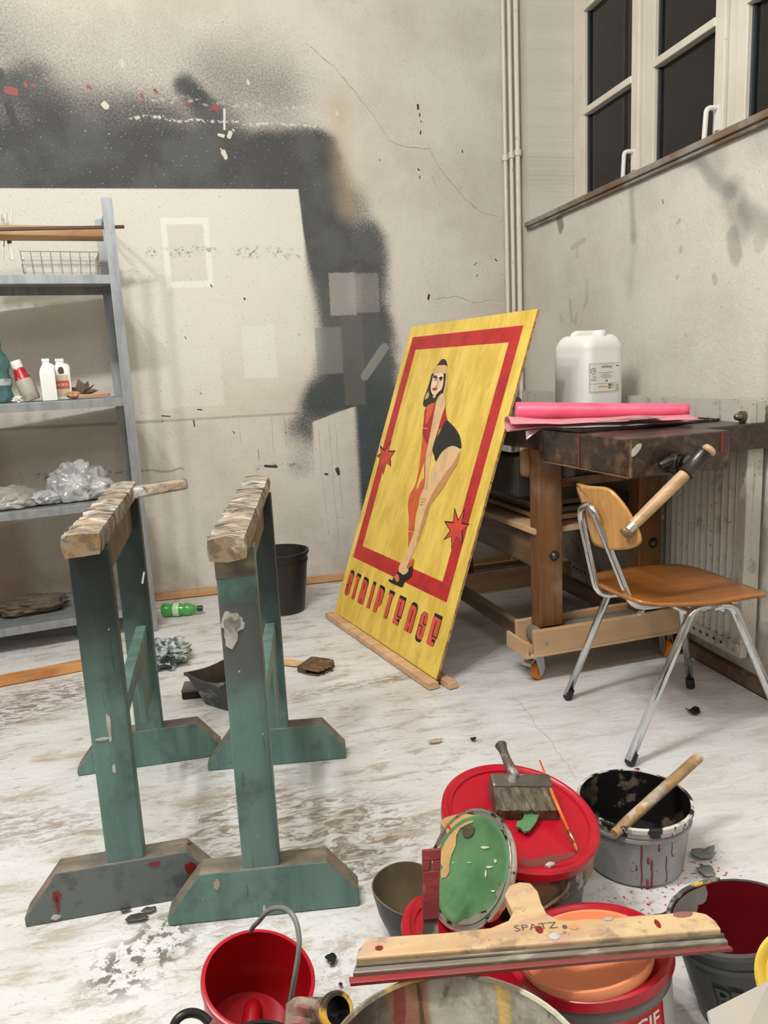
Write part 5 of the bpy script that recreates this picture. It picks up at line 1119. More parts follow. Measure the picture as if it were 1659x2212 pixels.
pail(t, .303, 3.668, .004, .108, .140, .298, blackp, blackin, ribs=((.25, .004),))
# green bottle
gp = Mat('green_bottle_plastic', srgb(92, 190, 96), .1); gp.set('Transmission Weight', .45); gp.set('Coat Weight', .5)
a, b_ = at_z(350, 1318, .036), at_z(438, 1314, .034); d = (b_ - a).normalized()
t = thing('plastic_bottle', 'green plastic bottle lying on the sheet near the back wall', 'bottle', (a + b_) / 2)
M = frame(a, d); L = (b_ - a).length
pr = [(0, 0), (.026, 0), (.033, .010), (.033, .03), (.028, .045), (.033, .060), (.033, .095), (.026, .110), (.031, .128), (.030, .145), (.018, .172), (.012, .182), (.012, .192), (0, .192)]
k = L / .215
MB().lathe([(r, z * k) for r, z in pr], 28, M).build('bottle_body', gp.mat, t, smooth='all')
MB().lathe([(0, .188 * k), (.0155, .188 * k), (.0155, .213 * k), (0, .214 * k)], 20, M).build('cap', grunge('dark_green_cap', srgb(30, 52, 42), (), .4, bump=None), t, smooth=40)
MB().lathe([(.0333, .062 * k), (.0337, .064 * k), (.0337, .092 * k), (.0333, .094 * k)], 28, M).build('bottle_label', Mat('pale_green_label', srgb(176, 208, 172), .4).mat, t, smooth='all')
# wide paint brush with pale handle
a = at_z(611, 1429, .014); c = at_z(662, 1436, .014); e = at_z(716, 1428, .014); d = (c - a).normalized(); sd = d.cross(V((0, 0, 1)))
t = thing('wide_brush', 'wide paint brush with pale wooden handle and dried brown bristles on the sheet', 'brush', c)
b = MB(); X = Matrix.Translation(a) @ Matrix((d, -sd, V((0, 0, 1)))).transposed().to_4x4(); Lh = (c - a).length
b.prism(rnd_poly([(0, -.014), (0, .014), (Lh * .35, .017), (Lh * .75, .012), (Lh, .020), (Lh, -.020), (Lh * .75, -.012), (Lh * .35, -.017)], 3), -.008, .008, X); b.build('handle', wood('pale_handle', srgb(222, 192, 146), srgb(200, 166, 120), 0, 1, .45), t, bevel=.003)
brm = grunge('dried_brown_bristle', srgb(112, 88, 60), [(srgb(70, 54, 38), 40, .5, .06, .8, (1, 1, 1))], .8, bump=(90, .8, .004))
b = MB(); w2 = .052
def brf(u, v):
    x = Lh - .002 + u * .115; wv = w2 * (1 + .25 * math.sin(u * 2.2)); y = (v - .5) * 2 * wv; x += (.012 * mnoise.noise(V((v * 9, 2, 0))) - .028 * abs(v - .5)) * u * 1.6
    return X @ V((x, y, .012 * (1 - u * .5) + .0025 * mnoise.noise(V((u * 4, v * 26, 0)))))
def brf2(u, v): p = brf(u, v); p.z = a.z - .0105 + .001 * u; return p
b.grid(brf, 16, 30); b.grid(brf2, 16, 30)
b.bm.verts.ensure_lookup_table(); b.build('bristles', brm, t, smooth='all', solid=.003)
b = MB(); b.box(Lh - .010, Lh + .028, -w2 - .002, w2 + .002, -.013, .0145, X); b.build('ferrule', grunge('brown_ferrule', srgb(96, 76, 54), [(srgb(64, 52, 40), 20, .5, .08, .7)], .5), t, bevel=.003)
# square tub behind the right trestle
t = thing('mixing_tub', 'black square tub crusted with pale paint behind the right trestle', 'tub', (.0, 2.66, .004))
tm = grunge('crusted_tub', srgb(48, 52, 54), [(srgb(150, 146, 138), 13, .60, .05, .8, (1, 1, 2)), (srgb(72, 78, 80), 7, .5, .1, .5)], .5, bump=(40, .5, .003)); tin_ = grunge('tub_inside', srgb(56, 40, 30), [(srgb(34, 30, 28), 10, .5, .1, .8)], .5)
top = [V((-.140, 2.668, .128)), V((-.028, 2.560, .112)), V((.150, 2.64, .128)), (V((.030, 2.80, .122)))]; bot = [V((-.078, 2.655, .005)), V((.0, 2.570, .005)), (V((.110, 2.645, .005))), V((.028, 2.745, .005))]
b = MB(); ins = []
ctr = sum(top, V((0, 0, 0))) / 4
def ring_of(q, k, dz): 
    out = []
    for i in range(4):
        for j in range(6):
            p = q[i].lerp(q[(i + 1) % 4], j / 6); c_ = sum(q, V((0, 0, 0))) / 4; p = c_ + (p - c_) * k; p.z += dz - (.012 * math.sin(math.pi * j / 6) if dz >= 0 and q is top else 0); out.append(b.bm.verts.new(p))
    return out
r0 = ring_of(bot, 1, 0); r1 = ring_of(top, .96, -.014); r2 = ring_of(top, 1.03, -.012); r3 = ring_of(top, 1.03, 0.0); r4 = ring_of(top, .95, 0.0); r5 = ring_of(bot, .93, .012)
rs = [r0, r1, r2, r3, r4, r5]
for i, (a_, c_) in enumerate(zip(rs, rs[1:])):
    for k in range(24): b.bm.faces.new((a_[k], a_[(k + 1) % 24], c_[(k + 1) % 24], c_[k])).material_index = 1 if i == 4 else 0
b.bm.faces.new(r0[::-1]); b.bm.faces.new(r5).material_index = 1
b.build('tub_wall', [tm, tin_], t, smooth=30)
# scrub block with red handle
t = thing('scrub_brush', 'black scrubbing brush with a red handle lying beside the square tub', 'brush', (-.125, 2.76, .004))
X = Matrix.Translation((-.122, 2.765, .004)) @ Matrix.Rotation(math.radians(-6), 4, 'Z')
MB().box(-.036, .036, -.045, .045, 0, .022, X).build('bristle_block', grunge('black_bristle', srgb(20, 19, 18), (), .8, bump=(160, .8, .003)), t, bevel=.004)
MB().box(-.037, .037, -.046, .046, .022, .034, X).build('brush_back', grunge('grey_back', srgb(96, 92, 86), [(srgb(50, 48, 44), 12, .5, .08, .7)], .5), t, bevel=.005)
MB().tube([X @ V((.02, .03, .028)), X @ V((.032, .09, .034)), X @ V((.035, .14, .02))], [.009, .011, .009], 12).build('handle', Mat('red_plastic_handle', srgb(190, 44, 52), .35).mat, t, smooth='all')
# crumpled teal bag
tb = Mat('teal_grey_film', srgb(104, 122, 124), .25); tb.put(tb.b.inputs['Base Color'], tb.mix(tb.step(tb.noise(tb.coord(), 22, 5, .6), .42, .6), srgb(170, 178, 178), srgb(58, 84, 88))); tb.set('Coat Weight', .4)
tag(MB().blob((-.235, 3.13, .04), (.085, .10, .050), 5, 11, .5, 3.0, flat=.004, ridge=True).build('crumpled_bag', tb.mat, smooth='all'), 'crumpled teal and grey plastic bag on the sheet behind the left trestle', 'plastic bag')
# bent wire
tag(MB().tube(spline([at_z(342, 1558, .006), at_z(400, 1578, .006), at_z(450, 1595, .006), at_z(512, 1622, .006)]), .0011, 6).build('thin_wire', blackp, smooth='all'), 'thin dark wire on the sheet between the two trestles', 'wire')
# scraps: flat curled flakes
def flake(px, py, sx, sy, mat, label, seed, curl=.012, name='paint_flake', group=None):
    c = at_z(px, py, .005); b = MB(); n = 18; rings = []
    for r in (1, .6, .25):
        rg = []
        for k in range(n):
            a = 2 * math.pi * k / n; q = 1 + .42 * mnoise.noise(V((math.cos(a) * 1.7, math.sin(a) * 1.7, seed))); x, y = sx * q * r * math.cos(a), sy * q * r * math.sin(a)
            rg.append(b.bm.verts.new((c.x + x, c.y + y, .006 + curl * (x / sx) ** 2 + .003 * (1 + mnoise.noise(V((x * 60, y * 60, seed)))))))
        rings.append(rg)
    for a_, c_ in zip(rings, rings[1:]):
        for k in range(n): b.bm.faces.new((a_[k], a_[(k + 1) % n], c_[(k + 1) % n], c_[k]))
    b.bm.faces.new(rings[-1]); o = b.build(name, mat, smooth='all', solid=.0015); return tag(o, label, 'scrap', group)
blk = grunge('black_flake', srgb(26, 28, 30), (), .25, bump=None); gry = grunge('grey_flake', srgb(120, 121, 120), [(srgb(92, 93, 92), 20, .5, .1, .6)], .5); tanf = grunge('tan_flake', srgb(186, 166, 132), [(srgb(150, 136, 110), 20, .5, .1, .6)], .5)
flake(1497, 1540, .024, .020, blk, 'curled black scrap on the sheet between the chair legs', 1, .014)
flake(1519, 1847, .030, .018, gry, 'larger grey paint flake to the right of the grey bucket', 2, .006); flake(1524, 1884, .018, .018, gry, 'smaller grey paint flake, just below the larger one beside the grey bucket', 3, .004)
flake(939, 1603, .022, .012, tanf, 'tan paint flake on the bare sheet above the red bucket lid', 4, .002); flake(1022, 1599, .010, .008, blk, 'small dark crumb above the red bucket lid', 5, .003)
flake(716, 2074, .012, .014, blk, 'black crumb on the sheet between the red bucket and the wide squeegee', 6, .004); flake(1425, 1985, .028, .012, blk, 'dark scrap stuck to the sheet between the orange lid and the dark red bucket', 7, .003)
flake(736, 2130, .004, .004, blk, 'tiny black crumb above the paint-crusted pipe', 8, .001); flake(624, 1613, .012, .006, tanf, 'thin tan crumb beside the far leg of the right trestle', 9, .002)
flake(1376, 1664, .008, .006, red_blot, 'small red drip flake beside the near chair leg', 10, .001)
dkol = grunge('olive_lump', srgb(74, 72, 60), [(srgb(46, 46, 42), 20, .5, .08, .8)], .5)
for i, (x, y, sx, sy) in enumerate(((297, 1985, .024, .012), (322, 1968, .016, .008), (270, 1968, .012, .006))):
    flake(x, y, sx, sy, dkol, ['largest olive paint lump in front of the left trestle foot', 'middle olive lump, right of the largest one near the left trestle foot', 'smallest olive lump, left of the largest one near the left trestle foot'][i], 20 + i, .001)
for i, (x, y) in enumerate(((1246, 1146), (1212, 1363), (1036, 1168))): pass

# =================================================================== BUCKETS AND TOOLS IN THE FOREGROUND
redp = grunge('red_plastic', srgb(168, 12, 34), [(srgb(184, 38, 58), 4, .58, .12, .3), (srgb(146, 10, 27), 9, .56, .1, .6)], .32, bump=(30, .06, .001))
def lidm(name, ringcol): return redp
# grey bucket with stick
greyp = Mat('grey_bucket_plastic', srgb(150, 152, 152), .42)
g_ = greyp.n('ShaderNodeNewGeometry'); s_ = greyp.n('ShaderNodeSeparateXYZ'); greyp.link(g_.outputs['Position'], s_.inputs[0])
gc = greyp.mix(greyp.step(greyp.noise(greyp.coord((1, 1, .4)), 6, 5), .4, .65), srgb(158, 160, 161), srgb(136, 139, 140))
gc = greyp.mix(greyp.math('MULTIPLY', greyp.math('MULTIPLY', greyp.step(greyp.noise(greyp.coord((70, 70, 9)), 1, 3, .5), .62, .66), greyp.step(s_.outputs[0], .80, .90)), .8), gc, srgb(158, 60, 54))
gc = greyp.mix(greyp.math('MULTIPLY', greyp.step(greyp.noise(greyp.coord(), 95, 2, .5), .66, .70), .7), gc, srgb(120, 62, 56))
gc = greyp.mix(greyp.math('MULTIPLY', greyp.step(s_.outputs[2], .128, .131), greyp.step(greyp.noise(greyp.coord((1, 1, .3)), 26, 4), .42, .48)), gc, srgb(206, 202, 196))
gc = greyp.mix(greyp.math('MULTIPLY', greyp.step(s_.outputs[2], .128, .131), greyp.step(greyp.noise(greyp.coord((1, 1, .3), (4, 2, 0)), 30, 4), .52, .56)), gc, srgb(34, 34, 34))
greyp.put(greyp.b.inputs['Base Color'], gc)
gin = grunge('black_paint_inside', srgb(24, 24, 24), [(srgb(112, 98, 84), 11, .56, .03, .85), (srgb(14, 14, 14), 5, .5, .1, .6)], .28, bump=(30, .5, .004))
wetb = grunge('wet_black_paint', srgb(16, 16, 16), [(srgb(40, 38, 36), 10, .56, .1, .6)], .15, bump=(12, .2, .003))
t = thing('bucket', 'grey plastic bucket black with paint inside and splashed red, a stick standing in it', 'bucket', (.885, 1.445, .004))
pail(t, .885, 1.447, .004, .110, .124, .150, greyp.mat, gin, .005, (0, 0, 1), .03, wetb, ribs=((.118, .0045),))
s0 = V((.845, 1.415, .042)); s0 = at_y(1370, 1762, 1.385); s1 = at_y(1511, 1634, 1.50); dd = (s1 - s0).normalized(); s0 = s0 - dd * .075
stm = grunge('stick_paint', srgb(170, 136, 92), [(srgb(214, 206, 194), 14, .56, .06, .8), (srgb(120, 100, 74), 24, .5, .1, .6)], .5, bump=(50, .5, .002))
tag(MB().tube([s0, s0 + dd * .05, (s0 + s1) / 2, s1 - dd * .004, s1], [.010, .0125, .0128, .0125, .010], 20).build('stirring_stick', stm, smooth=40), 'thick round wooden stick standing in the grey bucket', 'stick')

# black bucket with the big red lid
rdrip = grunge('red_drip_paint', srgb(128, 46, 42), (), .35, bump=None)
for k, (px, y0, y1, r) in enumerate(((1386, 1828, 1925, .0022), (1408, 1858, 1915, .0028), (1424, 1818, 1838, .0022), (1440, 1850, 1905, .0013), (1452, 1800, 1850, .0012), (1400, 1852, 1866, .0026), (1398, 1900, 1922, .0032), (1375, 1870, 1880, .0016))):
    def on_gb(px, py):
        d = ray(px, py); o = V((0, 0, CAM_Z)); best = None
        for i in range(400):
            p = o + d * (1.20 + i * .001) / d.y; q = math.hypot(p.x - .885, p.y - 1.447)
            if q <= .110 + (.124 - .110) * max(0, p.z - .004) / .150 + .0006: return p
        return p
    pts = [on_gb(px + 3 * mnoise.noise(V((i * .9, k, 0))), y0 + (y1 - y0) * i / 6) for i in range(7)]
    MB().tube(pts, [r * .8, r, r * .8, r * .7, r * .9, r * .8, r * 1.1], 6).build('red_drip', rdrip, t, smooth='all')
t = thing('bucket', 'dark bucket with a paint-crusted rim under the large red lid', 'bucket', (.556, 1.345, .004))
crim = grunge('crusted_rim', srgb(148, 122, 98), [(srgb(70, 62, 54), 16, .54, .05, .85, (1, 1, .4)), (srgb(206, 196, 182), 22, .64, .04, .7)], .5, bump=(40, .7, .005))
M = pail(t, .556, 1.352, .004, .128, .146, .205, grunge('black_grey_plastic', srgb(44, 44, 44), [(srgb(86, 86, 84), 5, .5, .15, .5)], .32, bump=None), blackin, .004)
b = MB(); b.lathe([(.1455, .128), (.153, .131), (.1565, .140), (.1565, .198), (.150, .203), (.1475, .2)], 72, M, jitter=lambda j, a, r, z: (r + .0018 * mnoise.noise(V((a * 9, z * 30, 0))), z - (.006 * abs(mnoise.noise(V((a * 11, 1, 0)))) if j < 2 else 0))); b.build('crusted_band', crim, t, smooth=50)
b = MB(); b.tube(spline([at_y(1228, 1903, 1.20), at_y(1222, 1925, 1.19), at_y(1195, 1948, 1.185), at_y(1168, 1966, 1.175), at_y(1150, 1975, 1.165)]), .0035, 8); b.build('wire_handle', crim, t, smooth='all')
LC, LN = V((.556, 1.329, .249)), V((.113, -.173, 1)).normalized(); LR = .160
def lid(name, label, C, N, R, mat, group=None, h=.022, step=.02, t=None, panel_depth=.008):
    t = t or thing(name, label, 'lid', C, 0, group)
    M = frame(C, N, (0, 1, .01)); b = MB()
    b.lathe([(R - .006, -h), (R, -h + .002), (R, -.004), (R - .004, 0), (R - .010, 0), (R - .014, -.003), (R - step, -.004), (R - step - .002, -panel_depth), (R * .6, -panel_depth - .001), (0, -panel_depth - .0005), ], 96, M)
    b.build('lid_disc', mat, t, smooth=30)
    return t, M
t, ML = lid('round_lid', 'large red plastic lid lying tilted on the dark bucket, brushes on it', LC, LN, LR, redp)
b = MB(); poly = [(1120, 1865), (1133, 1853), (1150, 1858), (1185, 1848), (1215, 1846), (1246, 1840), (1240, 1850), (1205, 1862), (1165, 1872), (1135, 1872)]
pts = [at_plane(x, y, LC, LN, -.0075) for x, y in poly]; flat_poly(b, pts); b.build('brown_smear', grunge('brown_smear_paint', srgb(108, 56, 50), (), .4, bump=None), t)
b = MB(); c = at_plane(1188, 1868, LC, LN, -.002); b.blob(c, (.010, .005, .005), 3, 3, .4, 2); b.build('paint_chip', white_blot, t, smooth='all')
LP = lambda x, y, o=0.0: at_plane(x, y, LC, LN, -.0085 + o)
def lid_frame(p, q):
    y = (q - p).normalized(); x = y.cross(LN).normalized(); return Matrix.Translation(p) @ Matrix((x, y, LN)).transposed().to_4x4()
# block brush
bm_ = grunge('paint_caked_grey', srgb(84, 78, 70), [(srgb(150, 146, 138), 24, .60, .05, .8), (srgb(50, 46, 40), 12, .5, .1, .6)], .3, bump=(50, .6, .003))
brs = grunge('wet_bristles', srgb(88, 78, 62), [(srgb(48, 42, 34), 50, .5, .08, .8, (1.6, .25, 1)), (srgb(130, 120, 98), 34, .60, .06, .6, (1.6, .3, 1))], .5, bump=(120, .8, .003))
p0, p1, p2, p3 = LP(1060, 1694, .03), LP(1180, 1684, .03), LP(1202, 1752, .012), LP(1078, 1768, .012)
mid0 = (p0 + p1) / 2; mid1 = (p2 + p3) / 2; F_ = lid_frame(mid0, mid1); wd = (p1 - p0).length / 2; Lb = (mid1 - mid0).length
t = thing('block_brush', 'wide paint-caked block brush with a knobbed handle lying on the large red lid', 'brush', mid0)
b = MB()
def bf(u, v, s=1):
    x = (v - .5) * 2 * wd * (1 + .06 * u); y = Lb * (.30 + .72 * u) + .004 * mnoise.noise(V((v * 14, 0, s))); z = s * (.020 - .004 * u) + .002 * mnoise.noise(V((v * 30, u * 3, s)))
    return F_ @ V((x, y, z - .004 + (0 if s > 0 else -.002)))
b.grid(lambda u, v: bf(u, v, 1), 10, 40); b.grid(lambda u, v: bf(u, v, -1), 10, 40)
b.grid(lambda u, v: bf(1, u, 1).lerp(bf(1, u, -1), v), 40, 3); b.grid(lambda u, v: bf(u, 0, 1).lerp(bf(u, 0, -1), v), 10, 3); b.grid(lambda u, v: bf(u, 1, 1).lerp(bf(u, 1, -1), v), 10, 3)
b.build('bristles', brs, t, smooth='all')
MB().box(-wd - .002, wd + .002, -.004, Lb * .38, -.024, .020, F_).build('brush_block', bm_, t, bevel=.006)
k0, k1, k2, k3 = LP(1118, 1688, .038), LP(1108, 1670, .044), LP(1094, 1640, .050), LP(1082, 1610, .056)
MB().tube([k0, k1, k2, k2.lerp(k3, .6), k3, k3 + (k3 - k2) * .18], [.010, .012, .0095, .0095, .0135, .007], 16).build('handle', bm_, t, smooth='all')
# thin artist brush
q0, q1, q2, q3, q4 = LP(1166, 1643, .030), LP(1196, 1722, .038), LP(1228, 1794, .018), LP(1241, 1822, .010), LP(1247, 1840, .004)
t = thing('thin_brush', 'thin artist brush with an orange handle lying across the large red lid', 'brush', q2)
MB().tube([q0, q0.lerp(q1, .5), q1, q2], [.0018, .0030, .0036, .0034], 10).build('handle', Mat('orange_lacquer', srgb(216, 104, 36), .25).mat, t, smooth='all')
MB().tube([q2, q2.lerp(q3, .4), q3], [.0036, .0038, .0030], 10).build('ferrule', Mat('brass_ferrule', srgb(200, 186, 150), .25, 1.0).mat, t, smooth='all')
MB().tube([q3, q3.lerp(q4, .5), q4], [.0030, .0034, .0008], 10).build('bristles', Mat('amber_bristle', srgb(176, 110, 44), .6).mat, t, smooth='all')
# curved green shard
shard = [(1090, 500), (1130, 490), (1180, 490), (1186, 550), (1160, 610), (1120, 660), (1085, 672), (1060, 645), (1028, 636), (1032, 604), (1068, 590), (1083, 552), (1098, 545), (1088, 520)]
gpm = Mat('green_paint', srgb(84, 124, 84), .25); gpm.put(gpm.b.inputs['Base Color'], gpm.mix(gpm.step(gpm.noise(gpm.coord(), 14, 5), .4, .66), srgb(88, 128, 88), srgb(72, 110, 76))); gpm.bump(gpm.noise(gpm.coord(), 22, 3), .25, .002); gpm.set('Coat Weight', .3)
pts = [LP(780 + x / 3.072, 1580 + y / 3.072, .012) for x, y in shard]; b = MB(); flat_poly(b, pts)
tag(b.build('green_shard', gpm.mat, solid=.006, bevel=.001), 'curved green shard of paint in front of the block brush', 'scrap')

# green tin lid leaning upright
GC, GN, GR = V((.4056, 1.214, .234)), V((-.789, -.208, .595)).normalized(), .1075
tinm = Mat('tin_rim', srgb(176, 172, 164), .25, .9); tc_ = tinm.mix(tinm.step(tinm.noise(tinm.coord(), 22, 5, .6), .50, .56), srgb(214, 211, 204), srgb(74, 66, 56)); tinm.put(tinm.b.inputs['Base Color'], tc_); tinm.bump(tinm.noise(tinm.coord(), 40, 4), .5, .003)
t = thing('tin_lid', 'round tin lid covered in green paint, leaning upright against the large red lid', 'lid', GC)
M = frame(GC, GN, (0, 0, 1))
MB().lathe([(0, -.010), (GR - .006, -.010), (GR, -.008), (GR + .001, -.002), (GR - .001, .003), (GR - .005, .003), (GR - .007, -.002), (GR - .010, -.004), (GR - .012, .0)], 96, M).build('rim', tinm.mat, t, smooth=35)
MB().lathe([(GR - .012, .0), (GR - .016, .0015), (GR - .022, .001), (GR - .026, -.001), (0, -.001)], 96, M).build('painted_face', gpm.mat, t, smooth=50)
GPp = lambda x, y, o=.0012: at_plane(780 + x / 3.072, 1580 + y / 3.072, GC, GN, o)
def gpatch(poly, mat, name, o=.0004):
    pts = [GPp(x, y, o) for x, y in poly]; b = MB(); flat_poly(b, pts); return b.build(name, mat, t)
tan_ = grunge('bare_tan', srgb(190, 156, 104), [(srgb(170, 134, 86), 20, .5, .1, .6)], .5)
gpatch([(520, 600), (560, 570), (620, 552), (690, 545), (752, 556), (745, 600), (700, 620), (660, 640), (632, 690), (628, 760), (600, 820), (585, 880), (588, 930), (562, 968), (532, 975), (528, 930), (545, 900), (524, 870), (522, 790), (505, 770), (540, 740), (560, 715), (575, 690), (560, 650)], tan_, 'bare_patch', .0009)
gpatch([(668, 640), (690, 622), (730, 620), (750, 640), (744, 680), (715, 705), (680, 700), (666, 670)], grunge('brown_blob', srgb(88, 74, 62), [(srgb(60, 50, 42), 30, .5, .1, .7)], .5, bump=(80, .8, .004)), 'brown_blob', .0022)
whm = Mat('white_skim', srgb(190, 196, 186), .25).mat
for i, (x, y, L, s) in enumerate(((790, 770, 60, 10), (825, 900, 50, 8), (880, 860, 20, 14), (700, 870, 34, 4), (820, 945, 12, 30), (860, 1060, 30, 8), (600, 870, 20, 4))):
    gpatch([(x, y), (x + L * .3, y - s), (x + L, y - s * .5), (x + L * .9, y + s * .4), (x + L * .4, y + s)], whm, 'white_streak', .0010)
# chipped white crescent along the lower right rim
cres = []
for a in range(-68, 20, 6): cres.append((GR - .013, a, 0))
inner = [(GR - .016 - .010 * abs(math.sin((a + 68) * .055)) * (1 + .5 * mnoise.noise(V((a * .2, 0, 0)))), a, 0) for a in range(14, -70, -6)]
pts = [M @ V((r * math.cos(math.radians(a)), r * math.sin(math.radians(a)), .0022)) for r, a, _ in cres + inner]
b = MB(); flat_poly(b, pts); b.build('chipped_crescent', tinm.mat, t)

# lower red lid, black pot, putty knife
C2, N2 = V((.380, 1.165, .128)), V((.40, -.10, 1)).normalized()
t, M2 = lid('round_lid', 'smaller red lid tilted behind the putty knife, under the green tin lid', C2, N2, .121, redp, h=.018, step=.022)
t = thing('cut_pot', 'black plastic pot with a cut rim and tan inside, left of the smaller red lid', 'pot', (.318, 1.37, .004))
potin = grunge('pot_inside', srgb(120, 106, 84), [(srgb(92, 80, 62), 12, .5, .1, .6)], .45)
MP = frame((.322, 1.362, .006), (-.10, -.02, 1), (0, 1, .01))
jit = lambda j, a, r, z: (r, z - (.030 * max(0, math.cos(a - 4.9)) ** 2 if z > .08 else 0))
MB().lathe([(0, 0), (.034, 0), (.042, .006), (.057, .06), (.063, .118)], 48, MP, jitter=jit).build('pot_wall', blackp, t, smooth=50)
MB().lathe([(.063, .118), (.0605, .118), (.0545, .06), (.040, .010), (0, .009)], 48, MP, jitter=jit).build('inside', potin, t, smooth=50)
kp = grunge('knife_handle_paint', srgb(128, 44, 46), [(srgb(150, 140, 128), 26, .58, .05, .8, (1, 1, .5)), (srgb(84, 30, 32), 12, .5, .1, .6)], .4, bump=(60, .6, .003))
a = at_y(932, 1834, 1.165); c = at_y(930, 1985, 1.120); e = at_y(930, 2036, 1.105)
t = thing('putty_knife', 'paint-crusted putty knife with a flat red handle standing in front of the green tin lid', 'putty knife', c)
kd = (c - a).normalized(); wide = V((1, -.15, 0)).normalized(); kn = kd.cross(wide).normalized()
KM = Matrix.Translation(a) @ Matrix((wide, kd, wide.cross(kd))).transposed().to_4x4(); Lk = (c - a).length
b = MB(); outer = [(-.0165, 0), (.0165, 0), (.0155, .03), (.014, .06), (.0145, Lk), (-.0145, Lk), (-.014, .06), (-.0155, .03)]
hole = [(-.0032, .018), (.0032, .018), (.0032, .034), (-.0032, .034)]
b.prism([(-.0165, 0), (.0165, 0), (.016, .018), (-.016, .018)], -.006, .006, KM); b.prism([(-.016, .018), (-.0032, .018), (-.0032, .034), (-.0155, .034)], -.006, .006, KM); b.prism([(.0032, .018), (.016, .018), (.0155, .034), (.0032, .034)], -.006, .006, KM)
b.prism([(-.0155, .034), (.0155, .034), (.014, .06), (.0145, Lk), (-.0145, Lk), (-.014, .06)], -.006, .006, KM); b.build('handle', kp, t, bevel=.0015)
b = MB(); b.prism([(-.012, Lk), (.012, Lk), (.014, Lk + .02), (.020, Lk + .075), (-.020, Lk + .075), (-.014, Lk + .02)], -.0015, .0015, KM); b.build('blade', bm_, t)
b = MB(); b.blob(KM @ V((0, Lk - .016, .007)), (.010, .006, .012), 3, 8, .4, 2); b.build('paint_lump', white_blot, t, smooth='all')

# orange-lidded red bucket
OC, ON, OR_ = V((.549, 1.034, .181)), V((-.085, .19, 1)).normalized(), .137
t = thing('bucket', 'white bucket with a red label and red rim holding the orange lid', 'bucket', (.55, 1.01, .004))
oh = .168; ob = OC - ON * oh
band = Mat('red_label', srgb(176, 28, 40), .35).mat; whitep = grunge('milky_plastic', srgb(196, 196, 194), [(srgb(168, 168, 166), 6, .5, .15, .6)], .35, bump=None); greyb = Mat('grey_label', srgb(112, 112, 110), .4).mat; whl = Mat('white_print', srgb(228, 222, 218), .4).mat
MO = frame(ob, ON, (0, 1, .01)); rb_, rt_ = .116, .131; ro = lambda z: rb_ + (rt_ - rb_) * z / oh
MB().lathe([(0, 0), (rb_ - .004, 0), (rb_, .004), (rt_, oh - .012), (rt_ + .001, oh - .008), (rt_ - .003, oh - .004), (ro(.02) - .004, .008), (0, .008)], 72, MO).build('bucket_wall', whitep, t, smooth=40)
b = MB(); b.lathe([(ro(.126) + .0008, .126), (ro(.144) + .0008, .144)], 72, MO); b.build('grey_band', greyb, t, smooth='all', solid=.0004)
b = MB(); b.lathe([(ro(.03) + .0008, .03), (ro(.1255) + .0008, .1255)], 72, MO)
fc_ = MO.inverted() @ V((.0, .0, .1)); acam = math.atan2(fc_.y, fc_.x)
def aoff(f): q = MO.inverted() @ f.calc_center_median(); return (math.atan2(q.y, q.x) - acam + math.pi) % (2 * math.pi) - math.pi
bmesh.ops.delete(b.bm, geom=[f for f in b.bm.faces if not -1.6 < aoff(f) < 1.05], context='FACES'); b.build('red_label', band, t, smooth='all', solid=.0004)
MB().lathe([(OR_ - .012, oh - .022), (OR_ - .002, oh - .021), (OR_, oh - .018), (OR_, oh - .003), (OR_ - .004, oh), (OR_ - .010, oh), (OR_ - .014, oh - .006), (OR_ - .026, oh - .009), (OR_ - .028, oh - .014), (0, oh - .014)], 96, MO).build('red_rim', redp, t, smooth=30)
MOi = MO.inverted(); fa = MOi @ V((.52, .5, .1)); a0 = math.atan2(fa.y, fa.x)
def wrap(M_, rf, a_c, z0):
    return lambda x, y: M_ @ V(((rf(z0 + y) + .0014) * math.cos(a_c + x / rf(z0)), (rf(z0 + y) + .0014) * math.sin(a_c + x / rf(z0)), z0 + y))
b = MB(); text_mesh(b, 'PROSOL', .026, wrap(MO, ro, acam - .30, .098), 0, .0006); text_mesh(b, 'CIF', .034, wrap(MO, ro, acam + .54, .094), 0, .0006); b.build('lettering', whl, t)
IC, IN = V((.533, 1.013, .199)), V((-.13, .20, 1)).normalized()
orm = grunge('orange_paint', srgb(238, 150, 108), [(srgb(222, 126, 84), 6, .55, .1, .5), (srgb(244, 168, 128), 3, .55, .1, .5)], .35, bump=(16, .25, .003))
t = thing('orange_lid', 'orange-painted lid set inside the red rim of the front bucket', 'lid', IC)
MI = frame(IC, IN, (0, 1, .01)); R = .110
MB().lathe([(R - .018, -.022), (R - .004, -.020), (R, -.008), (R - .001, 0), (R - .007, 0), (R - .010, -.012), (R - .030, -.016), (0, -.016), (0, -.019), (R - .018, -.022)], 80, MI).build('lid_disc', orm, t, smooth=35)

# dark grey bucket with dark red paint
DN = V((-.16, .18, 1)).normalized(); DZ = .165; DM = V((.826, 1.030, .180)) - DN * DZ
dkg = grunge('charcoal_plastic', srgb(62, 65, 66), [(srgb(80, 83, 84), 6, .5, .15, .5)], .4, bump=None)
dred = grunge('dark_red_paint', srgb(98, 8, 18), [(srgb(82, 5, 13), 7, .5, .12, .7)], .35, bump=(14, .2, .003))
t = thing('bucket', 'charcoal bucket with raised letters and dark red paint inside', 'bucket', (DM.x, DM.y, .004))
M = pail(t, DM.x, DM.y, DM.z, .092, .107, DZ, dkg, dred, .005, DN, .028, dred, ribs=((.130, .003),))
